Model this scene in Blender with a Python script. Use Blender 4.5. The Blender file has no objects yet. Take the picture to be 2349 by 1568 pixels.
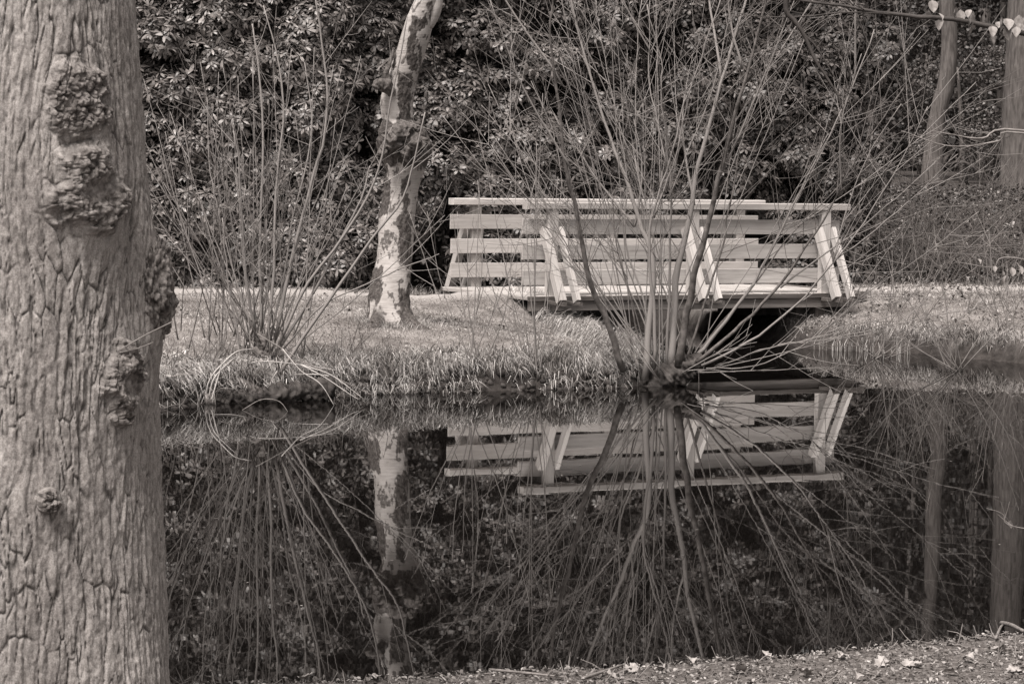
import bpy, math, random
import numpy as np
from mathutils import Matrix, Vector

random.seed(7)
rng = np.random.default_rng(7)
R = math.radians
S = bpy.context.scene
COL = S.collection

# ---------------------------------------------------------------- tone: a warm grey print
def g(v, w=1.0):
    """warm grey of value v: the darker, the warmer (selenium/sepia toned print)"""
    t = min(1.0, max(0.0, v)) ** 0.35
    k1 = 0.84 + 0.14 * t
    k2 = 0.77 + 0.19 * t
    k1 = 1 - (1 - k1) * w
    k2 = 1 - (1 - k2) * w
    return (v, v * k1, v * k2, 1.0)

# ---------------------------------------------------------------- camera, sky, sun, exposure
CAM = Vector((0.0, 0.0, 2.55))
PITCH, ROLL, LENS = R(3.98), R(0.95), 100.0
cam_d = bpy.data.cameras.new('camera')
cam_d.lens = LENS
cam_d.sensor_width = 36.0
cam_d.clip_start = 0.1
cam_d.clip_end = 2000.0
cam = bpy.data.objects.new('camera', cam_d)
COL.objects.link(cam)
CR = Matrix.Rotation(R(90) - PITCH, 3, 'X') @ Matrix.Rotation(ROLL, 3, 'Z')
cam.matrix_world = Matrix.Translation(CAM) @ CR.to_4x4()
S.camera = cam

SUN_EL, SUN_AZ = R(60), R(208)      # azimuth from +Y clockwise: behind the camera, to its left
world = bpy.data.worlds.new('World')
S.world = world
world.use_nodes = True
wn, wl = world.node_tree.nodes, world.node_tree.links
wn.clear()
sky = wn.new('ShaderNodeTexSky')
sky.sky_type = 'NISHITA'
sky.sun_disc = False
sky.sun_elevation = SUN_EL
sky.sun_rotation = SUN_AZ
sky.dust_density = 3.0
bw = wn.new('ShaderNodeRGBToBW')
tint = wn.new('ShaderNodeMix')
tint.data_type = 'RGBA'
tint.blend_type = 'MULTIPLY'
tint.inputs[0].default_value = 1.0
tint.inputs[7].default_value = (1.0, 0.94, 0.90, 1)
bg = wn.new('ShaderNodeBackground')
bg.inputs[1].default_value = 0.09
wo = wn.new('ShaderNodeOutputWorld')
wl.new(sky.outputs[0], bw.inputs[0])
wl.new(bw.outputs[0], tint.inputs[6])
wl.new(tint.outputs[2], bg.inputs[0])
wl.new(bg.outputs[0], wo.inputs[0])

sun_d = bpy.data.lights.new('sun', 'SUN')
sun_d.energy = 2.2
sun_d.angle = R(24)
sun_d.color = (1.0, 0.935, 0.885)
sun = bpy.data.objects.new('sun', sun_d)
COL.objects.link(sun)
sdir = Vector((math.sin(SUN_AZ) * math.cos(SUN_EL), math.cos(SUN_AZ) * math.cos(SUN_EL), math.sin(SUN_EL)))
sun.rotation_euler = sdir.to_track_quat('Z', 'Y').to_euler()
sun.location = (0, 0, 30)

S.render.engine = 'CYCLES'
S.cycles.max_bounces = 4
S.cycles.diffuse_bounces = 1
S.cycles.glossy_bounces = 3
S.cycles.caustics_reflective = False
S.cycles.caustics_refractive = False
S.view_settings.view_transform = 'Standard'
S.view_settings.look = 'None'
S.view_settings.exposure = 1.2
S.view_settings.gamma = 1.0

# ---------------------------------------------------------------- survey: photo pixel (2349 wide) -> world
FPX = LENS / 36.0 * 2349.0
def ray(x, y):
    return CR @ Vector(((x - 1174.5) / FPX, -(y - 784.0) / FPX, -1.0))
def at(x, y, d):
    r = ray(x, y)
    return CAM + r * (d / r.y)
def on_z(x, y, z):
    r = ray(x, y)
    return CAM + r * ((z - CAM.z) / r.z)

# ---------------------------------------------------------------- numpy noise
def _hash(ix, iy, seed):
    n = (ix.astype(np.int64) * 374761393 + iy.astype(np.int64) * 668265263 + seed * 974711) & 0x7fffffff
    n = ((n ^ (n >> 13)) * 1274126177) & 0x7fffffff
    n = n ^ (n >> 16)
    return (n & 0xffff) / 65535.0
def vnoise(x, y, seed=0):
    ix, iy = np.floor(x), np.floor(y)
    fx, fy = x - ix, y - iy
    fx = fx * fx * (3 - 2 * fx)
    fy = fy * fy * (3 - 2 * fy)
    a = _hash(ix, iy, seed); b = _hash(ix + 1, iy, seed)
    c = _hash(ix, iy + 1, seed); d = _hash(ix + 1, iy + 1, seed)
    return (a * (1 - fx) + b * fx) * (1 - fy) + (c * (1 - fx) + d * fx) * fy
def fbm(x, y, seed=0, octv=4):
    s, a, t = 0, 0.5, 0
    for o in range(octv):
        s = s + a * vnoise(x * 2 ** o + 17.3 * o, y * 2 ** o + 5.1 * o, seed + o)
        t += a
        a *= 0.5
    return s / t
def cells(x, y, seed=0):
    """F1, F2 and id of cellular noise"""
    ix, iy = np.floor(x), np.floor(y)
    f1 = np.full(x.shape, 9.0); f2 = np.full(x.shape, 9.0); cid = np.zeros(x.shape)
    for dx in (-1, 0, 1):
        for dy in (-1, 0, 1):
            cx, cy = ix + dx, iy + dy
            px = cx + _hash(cx, cy, seed); py = cy + _hash(cx, cy, seed + 91)
            d = np.hypot(px - x, py - y)
            h = _hash(cx, cy, seed + 7)
            closer = d < f1
            f2 = np.where(closer, f1, np.minimum(f2, d))
            cid = np.where(closer, h, cid)
            f1 = np.where(closer, d, f1)
    return f1, f2, cid
def ss(a, b, x):
    t = np.clip((x - a) / (b - a), 0, 1)
    return t * t * (3 - 2 * t)

# ---------------------------------------------------------------- mesh helpers
class MB:
    def __init__(self):
        self.v, self.q, self.t, self.n = [], [], [], 0
    def add(self, v, q=None, t=None):
        v = np.asarray(v, dtype=np.float64).reshape(-1, 3)
        if q is not None and len(q): self.q.append(np.asarray(q, dtype=np.int64).reshape(-1, 4) + self.n)
        if t is not None and len(t): self.t.append(np.asarray(t, dtype=np.int64).reshape(-1, 3) + self.n)
        self.v.append(v)
        self.n += len(v)
    def mesh(self, name, mat, smooth=False, attrs=None):
        me = bpy.data.meshes.new(name)
        v = np.concatenate(self.v)
        q = np.concatenate(self.q) if self.q else np.zeros((0, 4), int)
        t = np.concatenate(self.t) if self.t else np.zeros((0, 3), int)
        me.vertices.add(len(v))
        me.vertices.foreach_set('co', v.astype(np.float32).ravel())
        nl = q.size + t.size
        me.loops.add(nl)
        me.loops.foreach_set('vertex_index', np.concatenate([q.ravel(), t.ravel()]).astype(np.int32))
        npol = len(q) + len(t)
        me.polygons.add(npol)
        st = np.concatenate([np.arange(len(q)) * 4, q.size + np.arange(len(t)) * 3]).astype(np.int32)
        me.polygons.foreach_set('loop_start', st)
        me.polygons.foreach_set('use_smooth', np.full(npol, bool(smooth)))
        for k, a in (attrs or {}).items():
            at_ = me.attributes.new(k, 'FLOAT', 'POINT')
            at_.data.foreach_set('value', np.asarray(a, dtype=np.float32))
        me.update(calc_edges=True)
        me.validate()
        me.materials.append(mat)
        return me
    def build(self, name, mat, parent=None, smooth=False, attrs=None):
        o = bpy.data.objects.new(name, self.mesh(name, mat, smooth, attrs))
        COL.objects.link(o)
        if parent is not None: o.parent = parent
        return o

def tag(o, label, cat, group=None, kind=None):
    if label: o['label'] = label
    if cat: o['category'] = cat
    if group: o['group'] = group
    if kind: o['kind'] = kind
    return o
def struct(o):
    o['kind'] = 'structure'
    return o
def stuff(o, label=None, cat=None):
    o['kind'] = 'stuff'
    if label: o['label'] = label; o['category'] = cat
    return o
def thing(name, label, cat, loc=(0, 0, 0), group=None):
    o = bpy.data.objects.new(name, None)
    o.empty_display_size = 0.2
    COL.objects.link(o)
    o.location = loc
    return tag(o, label, cat, group)
def shift(v, o):
    return np.asarray(v) - np.asarray(o)

def smooth_path(pts, n):
    """Catmull-Rom through pts, n samples"""
    p = np.asarray(pts, float)
    if len(p) == 2:
        t = np.linspace(0, 1, n)[:, None]
        return p[0] * (1 - t) + p[1] * t
    e = np.vstack([2 * p[0] - p[1], p, 2 * p[-1] - p[-2]])
    u = np.linspace(0, len(p) - 1 - 1e-6, n)
    i = np.floor(u).astype(int)
    f = (u - i)[:, None]
    a, b, c, d = e[i], e[i + 1], e[i + 2], e[i + 3]
    return 0.5 * (2 * b + (c - a) * f + (2 * a - 5 * b + 4 * c - d) * f ** 2 + (3 * b - a - 3 * c + d) * f ** 3)

def tube(mb, path, rad, ns=5, cap=True):
    p = np.asarray(path, float)
    n = len(p)
    rad = np.asarray(rad, float) * np.ones(n)
    t = np.gradient(p, axis=0)
    t /= np.linalg.norm(t, axis=1)[:, None] + 1e-12
    ref = np.array([0.31, 0.9, 0.2]) if abs(t[0][1]) < 0.8 else np.array([1.0, 0.1, 0.2])
    a = np.cross(t, ref)
    a /= np.linalg.norm(a, axis=1)[:, None] + 1e-12
    b = np.cross(t, a)
    th = np.arange(ns) / ns * 2 * math.pi
    v = p[:, None, :] + rad[:, None, None] * (np.cos(th)[None, :, None] * a[:, None, :] + np.sin(th)[None, :, None] * b[:, None, :])
    i = np.arange(n - 1)[:, None] * ns
    j = np.arange(ns)[None, :]
    j2 = (j + 1) % ns
    q = np.stack([i + j, i + j2, i + ns + j2, i + ns + j], -1).reshape(-1, 4)
    vv = v.reshape(-1, 3)
    tri = None
    if cap:
        vv = np.vstack([vv, p[-1:], p[:1]])
        k, k0 = n * ns, n * ns + 1
        jj = np.arange(ns)
        tri = np.vstack([np.stack([(n - 1) * ns + jj, (n - 1) * ns + (jj + 1) % ns, np.full(ns, k)], -1),
                         np.stack([(jj + 1) % ns, jj, np.full(ns, k0)], -1)])
    mb.add(vv, q, tri)

def beam(mb, a, b, w, h, up=(0, 0, 1), bevel=0.006, wob=0.0):
    """bar from a to b, w across, h along 'up', with chamfered long edges"""
    a, b = np.asarray(a, float), np.asarray(b, float)
    d = b - a
    L = np.linalg.norm(d)
    d /= L
    up = np.asarray(up, float)
    s = np.cross(d, up); s /= np.linalg.norm(s)
    u = np.cross(s, d)
    c = bevel
    prof = [(-w/2 + c, -h/2), (w/2 - c, -h/2), (w/2, -h/2 + c), (w/2, h/2 - c), (w/2 - c, h/2), (-w/2 + c, h/2), (-w/2, h/2 - c), (-w/2, -h/2 + c)]
    nseg = 2 if wob == 0 else 9
    vs = []
    for k in range(nseg):
        t = k / (nseg - 1)
        o = a + d * L * t + (u * random.uniform(-wob, wob) + s * random.uniform(-wob, wob) if wob else 0)
        for (x, y) in prof:
            vs.append(o + s * x + u * y)
    q = []
    for k in range(nseg - 1):
        for j in range(8):
            j2 = (j + 1) % 8
            q.append((k*8 + j, k*8 + j2, k*8 + 8 + j2, k*8 + 8 + j))
    e = (nseg - 1) * 8
    q += [(7, 6, 1, 0), (6, 5, 2, 1), (5, 4, 3, 2)]
    q += [(e, e + 1, e + 6, e + 7), (e + 1, e + 2, e + 5, e + 6), (e + 2, e + 3, e + 4, e + 5)]
    mb.add(vs, q)

def leaves(mb, base, d, n, L, W, droop=0.12, fold=0.18):
    """vectorised leaves: base Nx3, unit direction d, face normal n"""
    base = np.asarray(base); N = len(base)
    s = np.cross(d, n); s /= np.linalg.norm(s, axis=1)[:, None] + 1e-9
    nn = np.cross(s, d)
    L = np.asarray(L)[:, None]; W = np.asarray(W)[:, None]
    up = nn * W * fold
    a1 = base + d * L * 0.36 - nn * L * droop * 0.10
    a2 = base + d * L * 0.76 - nn * L * droop * 0.50
    tip = base + d * L - nn * L * droop
    v = np.stack([base, a1 + s * W * 0.42 + up, a1 - s * W * 0.42 + up, a2 + s * W * 0.46 + up, a2 - s * W * 0.46 + up, tip], 1).reshape(-1, 3)
    k = np.arange(N)[:, None] * 6
    t = np.concatenate([k + np.array([[0, 2, 1]]), k + np.array([[1, 2, 4]]), k + np.array([[1, 4, 3]]), k + np.array([[3, 4, 5]])], 0)
    mb.add(v, None, t)

def ortho(a):
    ref = np.where(np.abs(a[:, 2:3]) > 0.9, np.array([[1.0, 0, 0]]), np.array([[0, 0, 1.0]]))
    e1 = np.cross(ref, a); e1 /= np.linalg.norm(e1, axis=1)[:, None]
    return e1, np.cross(a, e1)

def whorls(mb, c, axis, nl=8, L=0.11, W=0.036, r=rng):
    """stars of leaves round shoot tips"""
    N = len(c)
    e1, e2 = ortho(axis)
    ph = r.uniform(0, 6.28, N)
    sc = r.uniform(0.75, 1.25, N)
    for k in range(nl):
        keep = r.random(N) < 0.92
        an = ph + k / nl * 6.283 * (1.0 if k < nl else 1) + r.normal(0, 0.18, N)
        be = r.normal(0.10, 0.22, N)
        rad = np.cos(an)[:, None] * e1 + np.sin(an)[:, None] * e2
        d = rad * np.cos(be)[:, None] + axis * np.sin(be)[:, None]
        d[:, 2] -= 0.12
        d /= np.linalg.norm(d, axis=1)[:, None]
        nrm = axis * np.cos(be)[:, None] - rad * np.sin(be)[:, None]
        ll = L * sc * r.uniform(0.8, 1.2, N)
        leaves(mb, (c + d * 0.012)[keep], d[keep], nrm[keep], ll[keep], (ll * W / L * r.uniform(0.85, 1.15, N))[keep], droop=0.14)

# ---------------------------------------------------------------- materials
def nt(name):
    m = bpy.data.materials.new(name)
    m.use_nodes = True
    n, l = m.node_tree.nodes, m.node_tree.links
    return m, n, l, n['Principled BSDF']
def ramp(n, stops):
    r = n.new('ShaderNodeValToRGB')
    e = r.color_ramp.elements
    e[0].position, e[0].color = stops[0]
    e[1].position, e[1].color = stops[-1]
    for p, c in stops[1:-1]:
        k = e.new(p); k.color = c
    return r
def noise(n, l, scale, detail=5, vec=None, rough=0.55, dist=0.0):
    t = n.new('ShaderNodeTexNoise')
    t.inputs['Scale'].default_value = scale
    t.inputs['Detail'].default_value = detail
    t.inputs['Roughness'].default_value = rough
    t.inputs['Distortion'].default_value = dist
    if vec: l.new(vec, t.inputs['Vector'])
    return t
def mapping(n, l, scale, coord='Object'):
    tc = n.new('ShaderNodeTexCoord')
    mp = n.new('ShaderNodeMapping')
    mp.inputs['Scale'].default_value = scale
    l.new(tc.outputs[coord], mp.inputs['Vector'])
    return mp.outputs[0]
def mixc(n, l, fac, a, b, mode='MIX'):
    m = n.new('ShaderNodeMix'); m.data_type = 'RGBA'; m.blend_type = mode
    for k, x in ((0, fac), (6, a), (7, b)):
        if isinstance(x, (int, float)): m.inputs[k].default_value = x
        elif isinstance(x, tuple): m.inputs[k].default_value = x
        else: l.new(x, m.inputs[k])
    return m.outputs[2]
def bump(n, l, b, h, strength, dist):
    bp = n.new('ShaderNodeBump')
    bp.inputs['Strength'].default_value = strength
    bp.inputs['Distance'].default_value = dist
    l.new(h, bp.inputs['Height'])
    l.new(bp.outputs[0], b.inputs['Normal'])

def mat_leaf(name, lo, hi, rough=0.42, spec=0.5, trans=0.0):
    m, n, l, b = nt(name)
    ge = n.new('ShaderNodeNewGeometry')
    oi = n.new('ShaderNodeObjectInfo')
    ad = n.new('ShaderNodeMath'); ad.operation = 'ADD'
    fr = n.new('ShaderNodeMath'); fr.operation = 'FRACT'
    l.new(ge.outputs['Random Per Island'], ad.inputs[0]); l.new(oi.outputs['Random'], ad.inputs[1])
    l.new(ad.outputs[0], fr.inputs[0])
    r = ramp(n, [(0.0, g(lo)), (0.75, g((lo + hi) / 2)), (1.0, g(hi))])
    l.new(fr.outputs[0], r.inputs[0])
    l.new(r.outputs[0], b.inputs['Base Color'])
    b.inputs['Roughness'].default_value = rough
    b.inputs['Specular IOR Level'].default_value = spec
    return m

def mat_noise(name, lo, hi, scale, rough=0.85, mid=None, bmp=0.0, bdist=0.01, vscale=(1, 1, 1), detail=6, spec=0.3, pos=(0.3, 0.7)):
    m, n, l, b = nt(name)
    vec = mapping(n, l, vscale)
    t = noise(n, l, scale, detail, vec)
    st = [(pos[0], g(lo)), (pos[1], g(hi))]
    if mid is not None: st.insert(1, ((pos[0] + pos[1]) / 2, g(mid)))
    r = ramp(n, st)
    l.new(t.outputs[0], r.inputs[0])
    l.new(r.outputs[0], b.inputs['Base Color'])
    b.inputs['Roughness'].default_value = rough
    b.inputs['Specular IOR Level'].default_value = spec
    if bmp: bump(n, l, b, t.outputs[0], bmp, bdist)
    return m

def mat_island(name, lo, hi, rough=0.8, spec=0.25):
    m, n, l, b = nt(name)
    ge = n.new('ShaderNodeNewGeometry')
    r = ramp(n, [(0.0, g(lo)), (1.0, g(hi))])
    l.new(ge.outputs['Random Per Island'], r.inputs[0])
    l.new(r.outputs[0], b.inputs['Base Color'])
    b.inputs['Roughness'].default_value = rough
    b.inputs['Specular IOR Level'].default_value = spec
    return m

def mat_patch(name, lo, hi, sc=1.4, rough=0.85):
    m, n, l, b = nt(name)
    ge = n.new('ShaderNodeNewGeometry')
    r = ramp(n, [(0.0, g(lo)), (1.0, g(hi))])
    l.new(ge.outputs['Random Per Island'], r.inputs[0])
    t = noise(n, l, sc, 4, mapping(n, l, (1, 1, 1)), 0.65)
    r2 = ramp(n, [(0.36, g(0.30, .6)), (0.60, (1, 1, 1, 1))])
    l.new(t.outputs[0], r2.inputs[0])
    l.new(mixc(n, l, 1.0, r.outputs[0], r2.outputs[0], 'MULTIPLY'), b.inputs['Base Color'])
    b.inputs['Roughness'].default_value = rough
    b.inputs['Specular IOR Level'].default_value = 0.2
    return m

def mat_wood(name, lo, hi):
    """weathered timber, grain along the piece: every piece's local X is its length"""
    m, n, l, b = nt(name)
    vec = mapping(n, l, (1.2, 26, 26))
    oi = n.new('ShaderNodeObjectInfo')
    va = n.new('ShaderNodeVectorMath'); va.operation = 'ADD'
    l.new(vec, va.inputs[0])
    sc = n.new('ShaderNodeVectorMath'); sc.operation = 'SCALE'; sc.inputs[3].default_value = 40
    cmb = n.new('ShaderNodeCombineXYZ')
    for k in range(3): l.new(oi.outputs['Random'], cmb.inputs[k])
    l.new(cmb.outputs[0], sc.inputs[0]); l.new(sc.outputs[0], va.inputs[1])
    t = noise(n, l, 1.6, 7, va.outputs[0], 0.62, 0.4)
    t2 = noise(n, l, 3.0, 4, mapping(n, l, (0.5, 2, 2)))
    r = ramp(n, [(0.28, g(lo)), (0.48, g((lo + hi) * .52)), (0.72, g(hi))])
    l.new(t.outputs[0], r.inputs[0])
    r2 = ramp(n, [(0.3, g(0.55, .5)), (0.6, (1, 1, 1, 1))])
    l.new(t2.outputs[0], r2.inputs[0])
    c = mixc(n, l, 0.5, r.outputs[0], r2.outputs[0], 'MULTIPLY')
    r3 = ramp(n, [(0.0, g(0.74, .3)), (1.0, (1, 1, 1, 1))])
    l.new(oi.outputs['Random'], r3.inputs[0])
    c = mixc(n, l, 1.0, c, r3.outputs[0], 'MULTIPLY')
    l.new(c, b.inputs['Base Color'])
    b.inputs['Roughness'].default_value = 0.85
    b.inputs['Specular IOR Level'].default_value = 0.25
    bump(n, l, b, t.outputs[0], 0.25, 0.004)
    return m

M = {}
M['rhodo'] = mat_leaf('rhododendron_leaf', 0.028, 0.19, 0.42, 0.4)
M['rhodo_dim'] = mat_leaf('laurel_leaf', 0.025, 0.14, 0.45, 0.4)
M['holly'] = mat_leaf('far_evergreen_leaf', 0.02, 0.075, 0.5, 0.35)
M['stem'] = mat_noise('shrub_stem_bark', 0.04, 0.12, 9)
M['wood'] = mat_wood('weathered_timber', 0.38, 0.62)
M['wood_dark'] = mat_wood('wet_dark_timber', 0.06, 0.20)
M['wood_mid'] = mat_wood('grey_bearer_timber', 0.12, 0.30)
M['concrete'] = mat_noise('stained_concrete', 0.08, 0.30, 4, 0.9, vscale=(1, 1, 0.35))
M['grass'] = mat_patch('grass_blade', 0.20, 0.60)
M['dry'] = mat_patch('dry_grass', 0.24, 0.78, 2.6)
M['litter'] = mat_patch('leaf_litter', 0.08, 0.50, 6.0)
M['bleached_leaf'] = mat_noise('bleached_leaf', 0.20, 0.46, 40)
M['near_moss'] = mat_patch('moss_sprig', 0.10, 0.40, 4.0)
M['rhodo_pale'] = mat_leaf('rhododendron_pale_leaf', 0.04, 0.26, 0.40, 0.45)  # paler leaf range for the bush between oak and birch and front whorls
M['pale_leaf'] = mat_noise('pale_dry_leaf', 0.13, 0.36, 40)
M['shoot'] = mat_island('willow_shoot_bark', 0.09, 0.36, 0.7, 0.25)
M['shoot_dark'] = mat_noise('willow_dark_bark', 0.05, 0.19, 14, 0.8)
M['stump'] = mat_noise('wet_stump_bark', 0.02, 0.09, 12, 0.8, bmp=0.8, bdist=0.02)
M['deadwood'] = mat_noise('bleached_deadwood', 0.34, 0.60, 10, 0.75)
M['twig'] = mat_island('bare_twig_bark', 0.09, 0.30, 0.7)
M['twig_far'] = mat_island('thicket_twig_bark', 0.05, 0.20, 0.75)
M['twig_dark'] = mat_noise('dark_twig_bark', 0.03, 0.09, 10, 0.7)
M['far_bark'] = mat_noise('far_trunk_bark', 0.05, 0.15, 6, 0.9, bmp=0.6, bdist=0.03, vscale=(3, 3, 0.5))
M['debris'] = mat_noise('cut_twig_bark', 0.11, 0.30, 14, 0.8)

# ================================================================ SETTING: ground, pond
WATER = np.array([  # outline of the pond and the ditch under the bridge (X, Y)
    (-14, 11.6), (-4, 12.3), (-1.3, 12.65), (0.0, 13.05), (1.2, 13.55), (2.6, 14.4), (4.2, 15.3), (9, 17.5), (15, 19),
    (13, 27), (8.6, 31.2), (7.3, 33.2), (6.2, 34.5), (5.1, 35.7), (4.2, 36.1), (3.75, 36.4), (3.62, 37.2), (3.0, 38.6), (2.4, 40.2),
    (1.2, 40.4), (0.75, 38.6), (0.75, 37.0), (1.12, 35.4), (1.3, 33.6), (1.62, 32.0), (1.68, 30.8), (1.40, 30.35), (0.9, 29.75), (0.2, 29.6), (-0.45, 29.3),
    (-1.4, 28.75), (-2.0, 28.25), (-3.0, 27.35), (-3.5, 26.7), (-6, 25.8), (-14, 24.5)], float)
PATH = np.array([(-14, 34.2), (-8, 35.2), (-3.7, 36.1), (-1.8, 36.45), (-0.3, 36.45), (3.9, 38.75), (5.5, 39.6), (7.6, 40.5), (12, 41.8), (20, 43.5)], float)

def seg_dist(px, py, poly, closed):
    d = np.full(px.shape, 1e9)
    n = len(poly)
    for i in range(n if closed else n - 1):
        a, b = poly[i], poly[(i + 1) % n]
        ab = b - a
        t = np.clip(((px - a[0]) * ab[0] + (py - a[1]) * ab[1]) / (ab @ ab), 0, 1)
        d = np.minimum(d, np.hypot(px - a[0] - t * ab[0], py - a[1] - t * ab[1]))
    return d
def inside(px, py, poly):
    c = np.zeros(px.shape, bool)
    n = len(poly)
    for i in range(n):
        a, b = poly[i], poly[(i + 1) % n]
        cond = ((a[1] > py) != (b[1] > py))
        xx = (b[0] - a[0]) * (py - a[1]) / (b[1] - a[1] + 1e-12) + a[0]
        c ^= cond & (px < xx)
    return c
def shore(px, py):
    d = seg_dist(px, py, WATER, True)
    d = np.where(inside(px, py, WATER), -d, d)
    d = d + (0.34 * (fbm(px * 1.5, py * 1.5, 3) - 0.5) + 0.20 * (fbm(px * 6, py * 6, 4) - 0.5)) * np.where(py > 20, 1.0, 0.45)
    return d
def ground_z(px, py):
    px = np.asarray(px, float); py = np.asarray(py, float)
    d = shore(px, py)
    far = py > 20
    brg = np.exp(-(seg_dist(px, py, np.array([(0.2, 36.2), (4.3, 38.5)]), False) / 1.3) ** 2)
    rise = 3.4 * (1 - brg) + 0.75 * brg
    rise = np.where(px > 3.6, 2.2 * (1 - brg) + 0.8 * brg, rise)
    zf = 0.27 * ss(-0.03, 0.20, d) + 0.31 * ss(0.12, 0.12 + rise, d)
    zf = zf + 1.05 * ss(42.5, 58, py - np.maximum(0, px - 6) * 0.3) * ss(-40, 4, px) + 0.10 * ss(60, 120, py)
    zn = 0.17 * ss(0, 0.35, d) + 0.75 * ss(0.6, 11, d)
    z = np.where(far, zf, zn)
    z = z + np.where(d > 0.1, 0.035 * (fbm(px * 1.7, py * 1.7, 11) - 0.5) + 0.03 * (fbm(px * 6, py * 6, 12) - 0.5), 0) * ss(0.1, 0.6, d)
    z = z + 0.055 * np.exp(-(seg_dist(px, py, PATH, False) / 0.9) ** 2) * ss(0.3, 1.0, d) * far
    z = z + 0.035 * np.exp(-(np.hypot(px + 0.55, py - 36.25) / 0.8) ** 2) * ss(0.3, 1.0, d)
    z = np.where(d < 0, -0.7 * ss(0, 1.2, -d) - 0.03, z)
    return z
def gz(x, y):
    return float(ground_z(np.array([x]), np.array([y]))[0])

def axis_pts(spec):
    out = []
    for a, b, st in spec:
        out.append(np.arange(a, b, st))
    return np.concatenate(out)
gx = axis_pts([(-120, -20, 10), (-20, -9, 1), (-9, 11, 0.1), (11, 24, 1), (24, 160.1, 8)])
gy = axis_pts([(-30, 4, 2), (4, 10, 0.5), (10, 16, 0.1), (16, 24, 0.5), (24, 43, 0.1), (43, 62, 0.5), (62, 120, 2), (120, 420.1, 20)])
GX, GY = np.meshgrid(gx, gy)
GZ = ground_z(GX, GY)
sd = shore(GX, GY)
pd = seg_dist(GX, GY, PATH, False) + 0.25 * (fbm(GX * 2, GY * 2, 21) - 0.5)
path_f = (1 - ss(0.25, 0.95, pd)) * 0.85 * (GY > 20)
soil_shade_f = np.clip(1 - ss(0.08, 0.26, sd), 0, 1)
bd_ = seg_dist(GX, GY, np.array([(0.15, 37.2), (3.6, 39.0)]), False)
soil_shade_f = np.maximum(soil_shade_f, (1 - ss(0.8, 1.15, bd_)) * ss(-0.2, .2, (GX - 0.16) * 0.883 + (GY - 35.5) * 0.469 - 0.45))  # soil colour under the deck too, painting in the shade there
near_f = (GY < 20).astype(float)
wild_f = ss(41.2, 43, GY - 0.25 * GX + 0.8) * 1.0
mb = MB()
nx, ny = len(gx), len(gy)
idx = np.arange(nx * ny).reshape(ny, nx)
mb.add(np.stack([GX, GY, GZ], -1).reshape(-1, 3), np.stack([idx[:-1, :-1], idx[:-1, 1:], idx[1:, 1:], idx[1:, :-1]], -1).reshape(-1, 4))

m, n, l, b = nt('ground_earth')
def attr(name):
    a = n.new('ShaderNodeAttribute'); a.attribute_name = name
    return a.outputs['Fac']
vec = mapping(n, l, (1, 1, 1))
t1 = noise(n, l, 2.2, 8, vec, 0.65)
t2 = noise(n, l, 28, 6, vec, 0.7)
t3 = noise(n, l, 9, 6, vec, 0.6)
gr = ramp(n, [(0.3, g(0.15)), (0.5, g(0.27)), (0.72, g(0.42))]); l.new(t2.outputs[0], gr.inputs[0])
g2 = ramp(n, [(0.34, g(0.42, .5)), (0.62, (1, 1, 1, 1))]); l.new(t1.outputs[0], g2.inputs[0])
c = mixc(n, l, 1.0, gr.outputs[0], g2.outputs[0], 'MULTIPLY')
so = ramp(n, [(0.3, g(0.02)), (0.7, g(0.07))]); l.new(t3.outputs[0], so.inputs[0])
pa = ramp(n, [(0.3, g(0.34)), (0.7, g(0.48))]); l.new(t2.outputs[0], pa.inputs[0])
ne = ramp(n, [(0.3, g(0.05)), (0.5, g(0.13)), (0.72, g(0.26))]); l.new(t2.outputs[0], ne.inputs[0])
wi = ramp(n, [(0.3, g(0.025)), (0.7, g(0.09))]); l.new(t3.outputs[0], wi.inputs[0])
c = mixc(n, l, attr('near'), c, ne.outputs[0])
c = mixc(n, l, attr('wild'), c, wi.outputs[0])
c = mixc(n, l, attr('path'), c, pa.outputs[0])
c = mixc(n, l, attr('soil_shade'), c, so.outputs[0])
l.new(c, b.inputs['Base Color'])
b.inputs['Roughness'].default_value = 0.95
b.inputs['Specular IOR Level'].default_value = 0.15
bump(n, l, b, t2.outputs[0], 0.6, 0.03)
ground = mb.build('ground', m, None, True, {'path': path_f.ravel(), 'soil_shade': soil_shade_f.ravel(), 'near': near_f.ravel(), 'wild': wild_f.ravel()})
struct(ground)

# still dark pond water
m, n, l, b = nt('pond_water')
b.inputs['Base Color'].default_value = g(0.006)
b.inputs['Roughness'].default_value = 0.012
b.inputs['IOR'].default_value = 1.31
vec = mapping(n, l, (1, 1, 1))
t1 = noise(n, l, 1.3, 3, vec, 0.5)
t2 = noise(n, l, 9.0, 2, vec, 0.5)
ad = n.new('ShaderNodeMath'); ad.operation = 'MULTIPLY_ADD'
l.new(t2.outputs[0], ad.inputs[0]); ad.inputs[1].default_value = 0.06; l.new(t1.outputs[0], ad.inputs[2])
bump(n, l, b, ad.outputs[0], 0.008, 0.05)
mb = MB()
wx, wy = np.linspace(-30, 30, 13), np.linspace(9, 42, 9)
WX, WY = np.meshgrid(wx, wy)
ii = np.arange(13 * 9).reshape(9, 13)
mb.add(np.stack([WX, WY, 0 * WX], -1).reshape(-1, 3), np.stack([ii[:-1, :-1], ii[:-1, 1:], ii[1:, 1:], ii[1:, :-1]], -1).reshape(-1, 4))
struct(mb.build('pond_water', m))

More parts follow.
